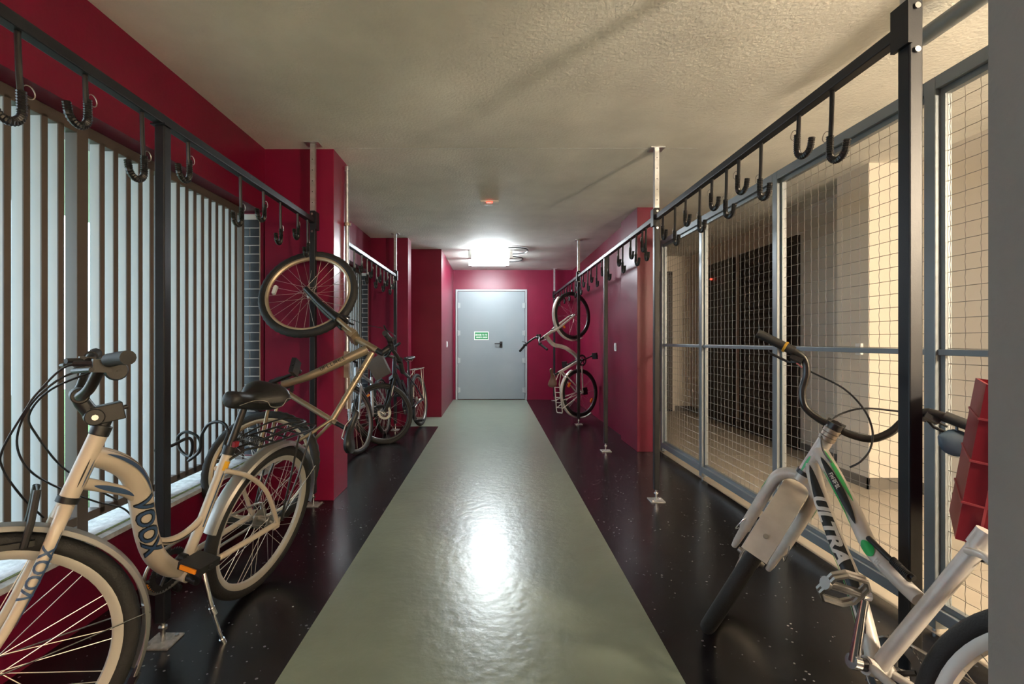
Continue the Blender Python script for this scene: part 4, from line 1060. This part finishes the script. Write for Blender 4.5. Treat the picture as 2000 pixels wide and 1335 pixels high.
    MB().tube(v3((.806, .882)), v3((.799, .905)), .024, n=14).path([(.802, 0, .895), (.84, 0, .90)], .021, 12).tube((.845, -.028, .900), (.845, .028, .900), .0225, n=14).build('stem', 'black_plastic', root, S)
    C = (.845, 0, .900)
    pl = catmull([C, (.845, .05, .901), (.84, .105, .918), (.832, .138, .965), (.822, .152, 1.02), (.812, .178, 1.062), (.80, .215, 1.075), (.775, .35, 1.078)], 6)
    bar = MB().path(list(reversed(mirror(pl)))+pl[1:], .0125, 12).build('handlebar', 'bar_black', root, S)
    grips(bar, [(.798, .225, 1.076), (.786, .29, 1.077), (.773, .358, 1.078)], .0175)
    for s in (1, -1):
        lv = MB().box(-.016, .018, -.02, .02, -.018, .014, T3(.812, s*.205, 1.066)); lv.path([(.835, s*.20, 1.053), (.85, s*.225, 1.043), (.842, s*.30, 1.043)], .005, 8)
        lv.build('brake_lever', 'black_plastic', bar)
        MB().path([(.838, s*.20, 1.05), (.842, s*.155, 1.038)], .0055, 8).build('cable_adjuster', 'steel', bar)
    MB().lathe([(.0185+.002*cos(q), .005*sin(q)) for q in [2*pi*k/6 for k in range(6)]], 16, 'y', (.793, .255, 1.0765)).build('yellow_tie', 'yellow_tape', bar)
    # bell-shaped mirror below the far grip
    rings = []
    for i in range(9):
        t = i/8; w_ = .052*math.sqrt(max(.02, 1-(2*t-1)**2))
        rings.append([(.80+.012*sin(q), -.24+(-.085)*t+.0*q, 1.015+w_*cos(q)*.8) for q in [2*pi*k/12 for k in range(12)]])
    mi = MB().loft(rings); mi.path([(.80, -.27, 1.05), (.79, -.25, 1.085)], .004, 6); mi.build('mirror', 'blue_grey', bar)
    # seat, crank
    MB().tube(v3((.298, .69)), v3((.285, .73)), .0235, n=14).build('seat_clamp', 'frame_white', root)
    crankset(root, bb, 86, .17, .085, 'chrome', 'dull_steel', cage=True)
    ch = MB().path(catmull([(bb[0]+.085, -.05, bb[1]), (bb[0]+.02, -.05, bb[1]+.083), (.2, -.05, R+.055), (-.03, -.05, R+.045), (-.05, -.05, R), (-.02, -.05, R-.05), (.2, -.05, .26), (bb[0], -.05, bb[1]-.085)], 5, closed=True), .004, 6, closed=True).build('chain', 'dull_steel', root)
    sp = MB()
    shk = [v3((.50, .555), .02), v3((.40, .60), .02)]
    sp.path([(.545, .02, .60), (.47, .024, .575), (.395, .02, .555)], .0075, 10)
    for k in range(14):
        c = Vector((.455-.004*k, .024, .572-.0015*k)); sp.lathe([(.008, -.0012), (.0115, -.0012), (.0115, .0012), (.008, .0012)], 12, 'x', tuple(c))
    sp.build('cable_guide', 'black_plastic', root)
    inv = root.matrix_world.inverted()
    for pts in ([(1560, 715, 1.80), (1597, 732, 1.76), (1650, 760, 1.68), (1688, 800, 1.64), (1704, 840, 1.62), (1700, 875, 1.60), (1682, 900, 1.60), (1660, 912, 1.62)],
                [(1850, 833, 1.55), (1800, 808, 1.58), (1757, 803, 1.62), (1690, 797, 1.66), (1650, 805, 1.68), (1625, 820, 1.68), (1606, 850, 1.66), (1608, 880, 1.63), (1625, 905, 1.60)],
                [(1718, 1085, 1.38), (1740, 1130, 1.34), (1765, 1158, 1.30), (1800, 1162, 1.26), (1845, 1140, 1.22), (1880, 1110, 1.18), (1905, 1094, 1.15), (1935, 1098, 1.12)]):
        MB().path(catmull([inv @ at(*p) for p in pts], 8), .0032, 6).build('control_cable', 'cable', root)
    MB().path([(.895, -.02, .765), (.905, -.05, .765)], .008, 8).build('pink_tag', 'pink', root)
bike_ultra()

# red plastic crate resting on the seat clamp of the leaning bicycle
def crate():
    M = T3(1.155, 1.20, .648) @ Matrix.Rotation(radians(-41), 4, 'Z') @ Matrix.Rotation(radians(8), 4, 'Y')
    root = empty('plastic_crate', 'dark red ribbed plastic crate at the right border above the leaning bicycle', 'crate', M)
    W, D, H = .36, .26, .39; t = .006
    b = MB(); b.box(0, W, -t, 0, 0, H); b.box(0, W, D-t, D, 0, H); b.box(-t, 0, -t, D, 0, H); b.box(W, W+t, -t, D, 0, H); b.box(0, W, 0, D-t, 0, t)
    b.build('body', 'crate_red', root, smooth=False)
    for z in (.095, .20, .305): MB().box(-t-.003, W+t+.003, -t-.003, D, z-.0025, z+.0025).build('rib', 'crate_rib', root, smooth=False)
    for x in (.035, .10, .165, .23, .295): MB().box(x-.0025, x+.0025, -t-.003, -t+.001, .0, H).build('rib', 'crate_rib', root, smooth=False)
    MB().box(-.015, W+.015, -.018, D+.012, H-.012, H).build('rim', 'crate_red', root, smooth=False) if False else None
    MB().box(.03, .30, .02, .2, -.018, 0).build('foot', 'crate_red', root, smooth=False)
crate()
# small litter on the floor by the kickstand bicycle
lt = MB().path(catmull([at(462, 1163, 2.16), at(475, 1158, 2.17), at(487, 1152, 2.19), at(497, 1150, 2.2), at(490, 1155, 2.18)], 5), .003, 6).build('scrap_of_wire', 'steel'); tag(lt, 'bit of bent wire on the floor behind the cream bicycle wheel', 'wire')
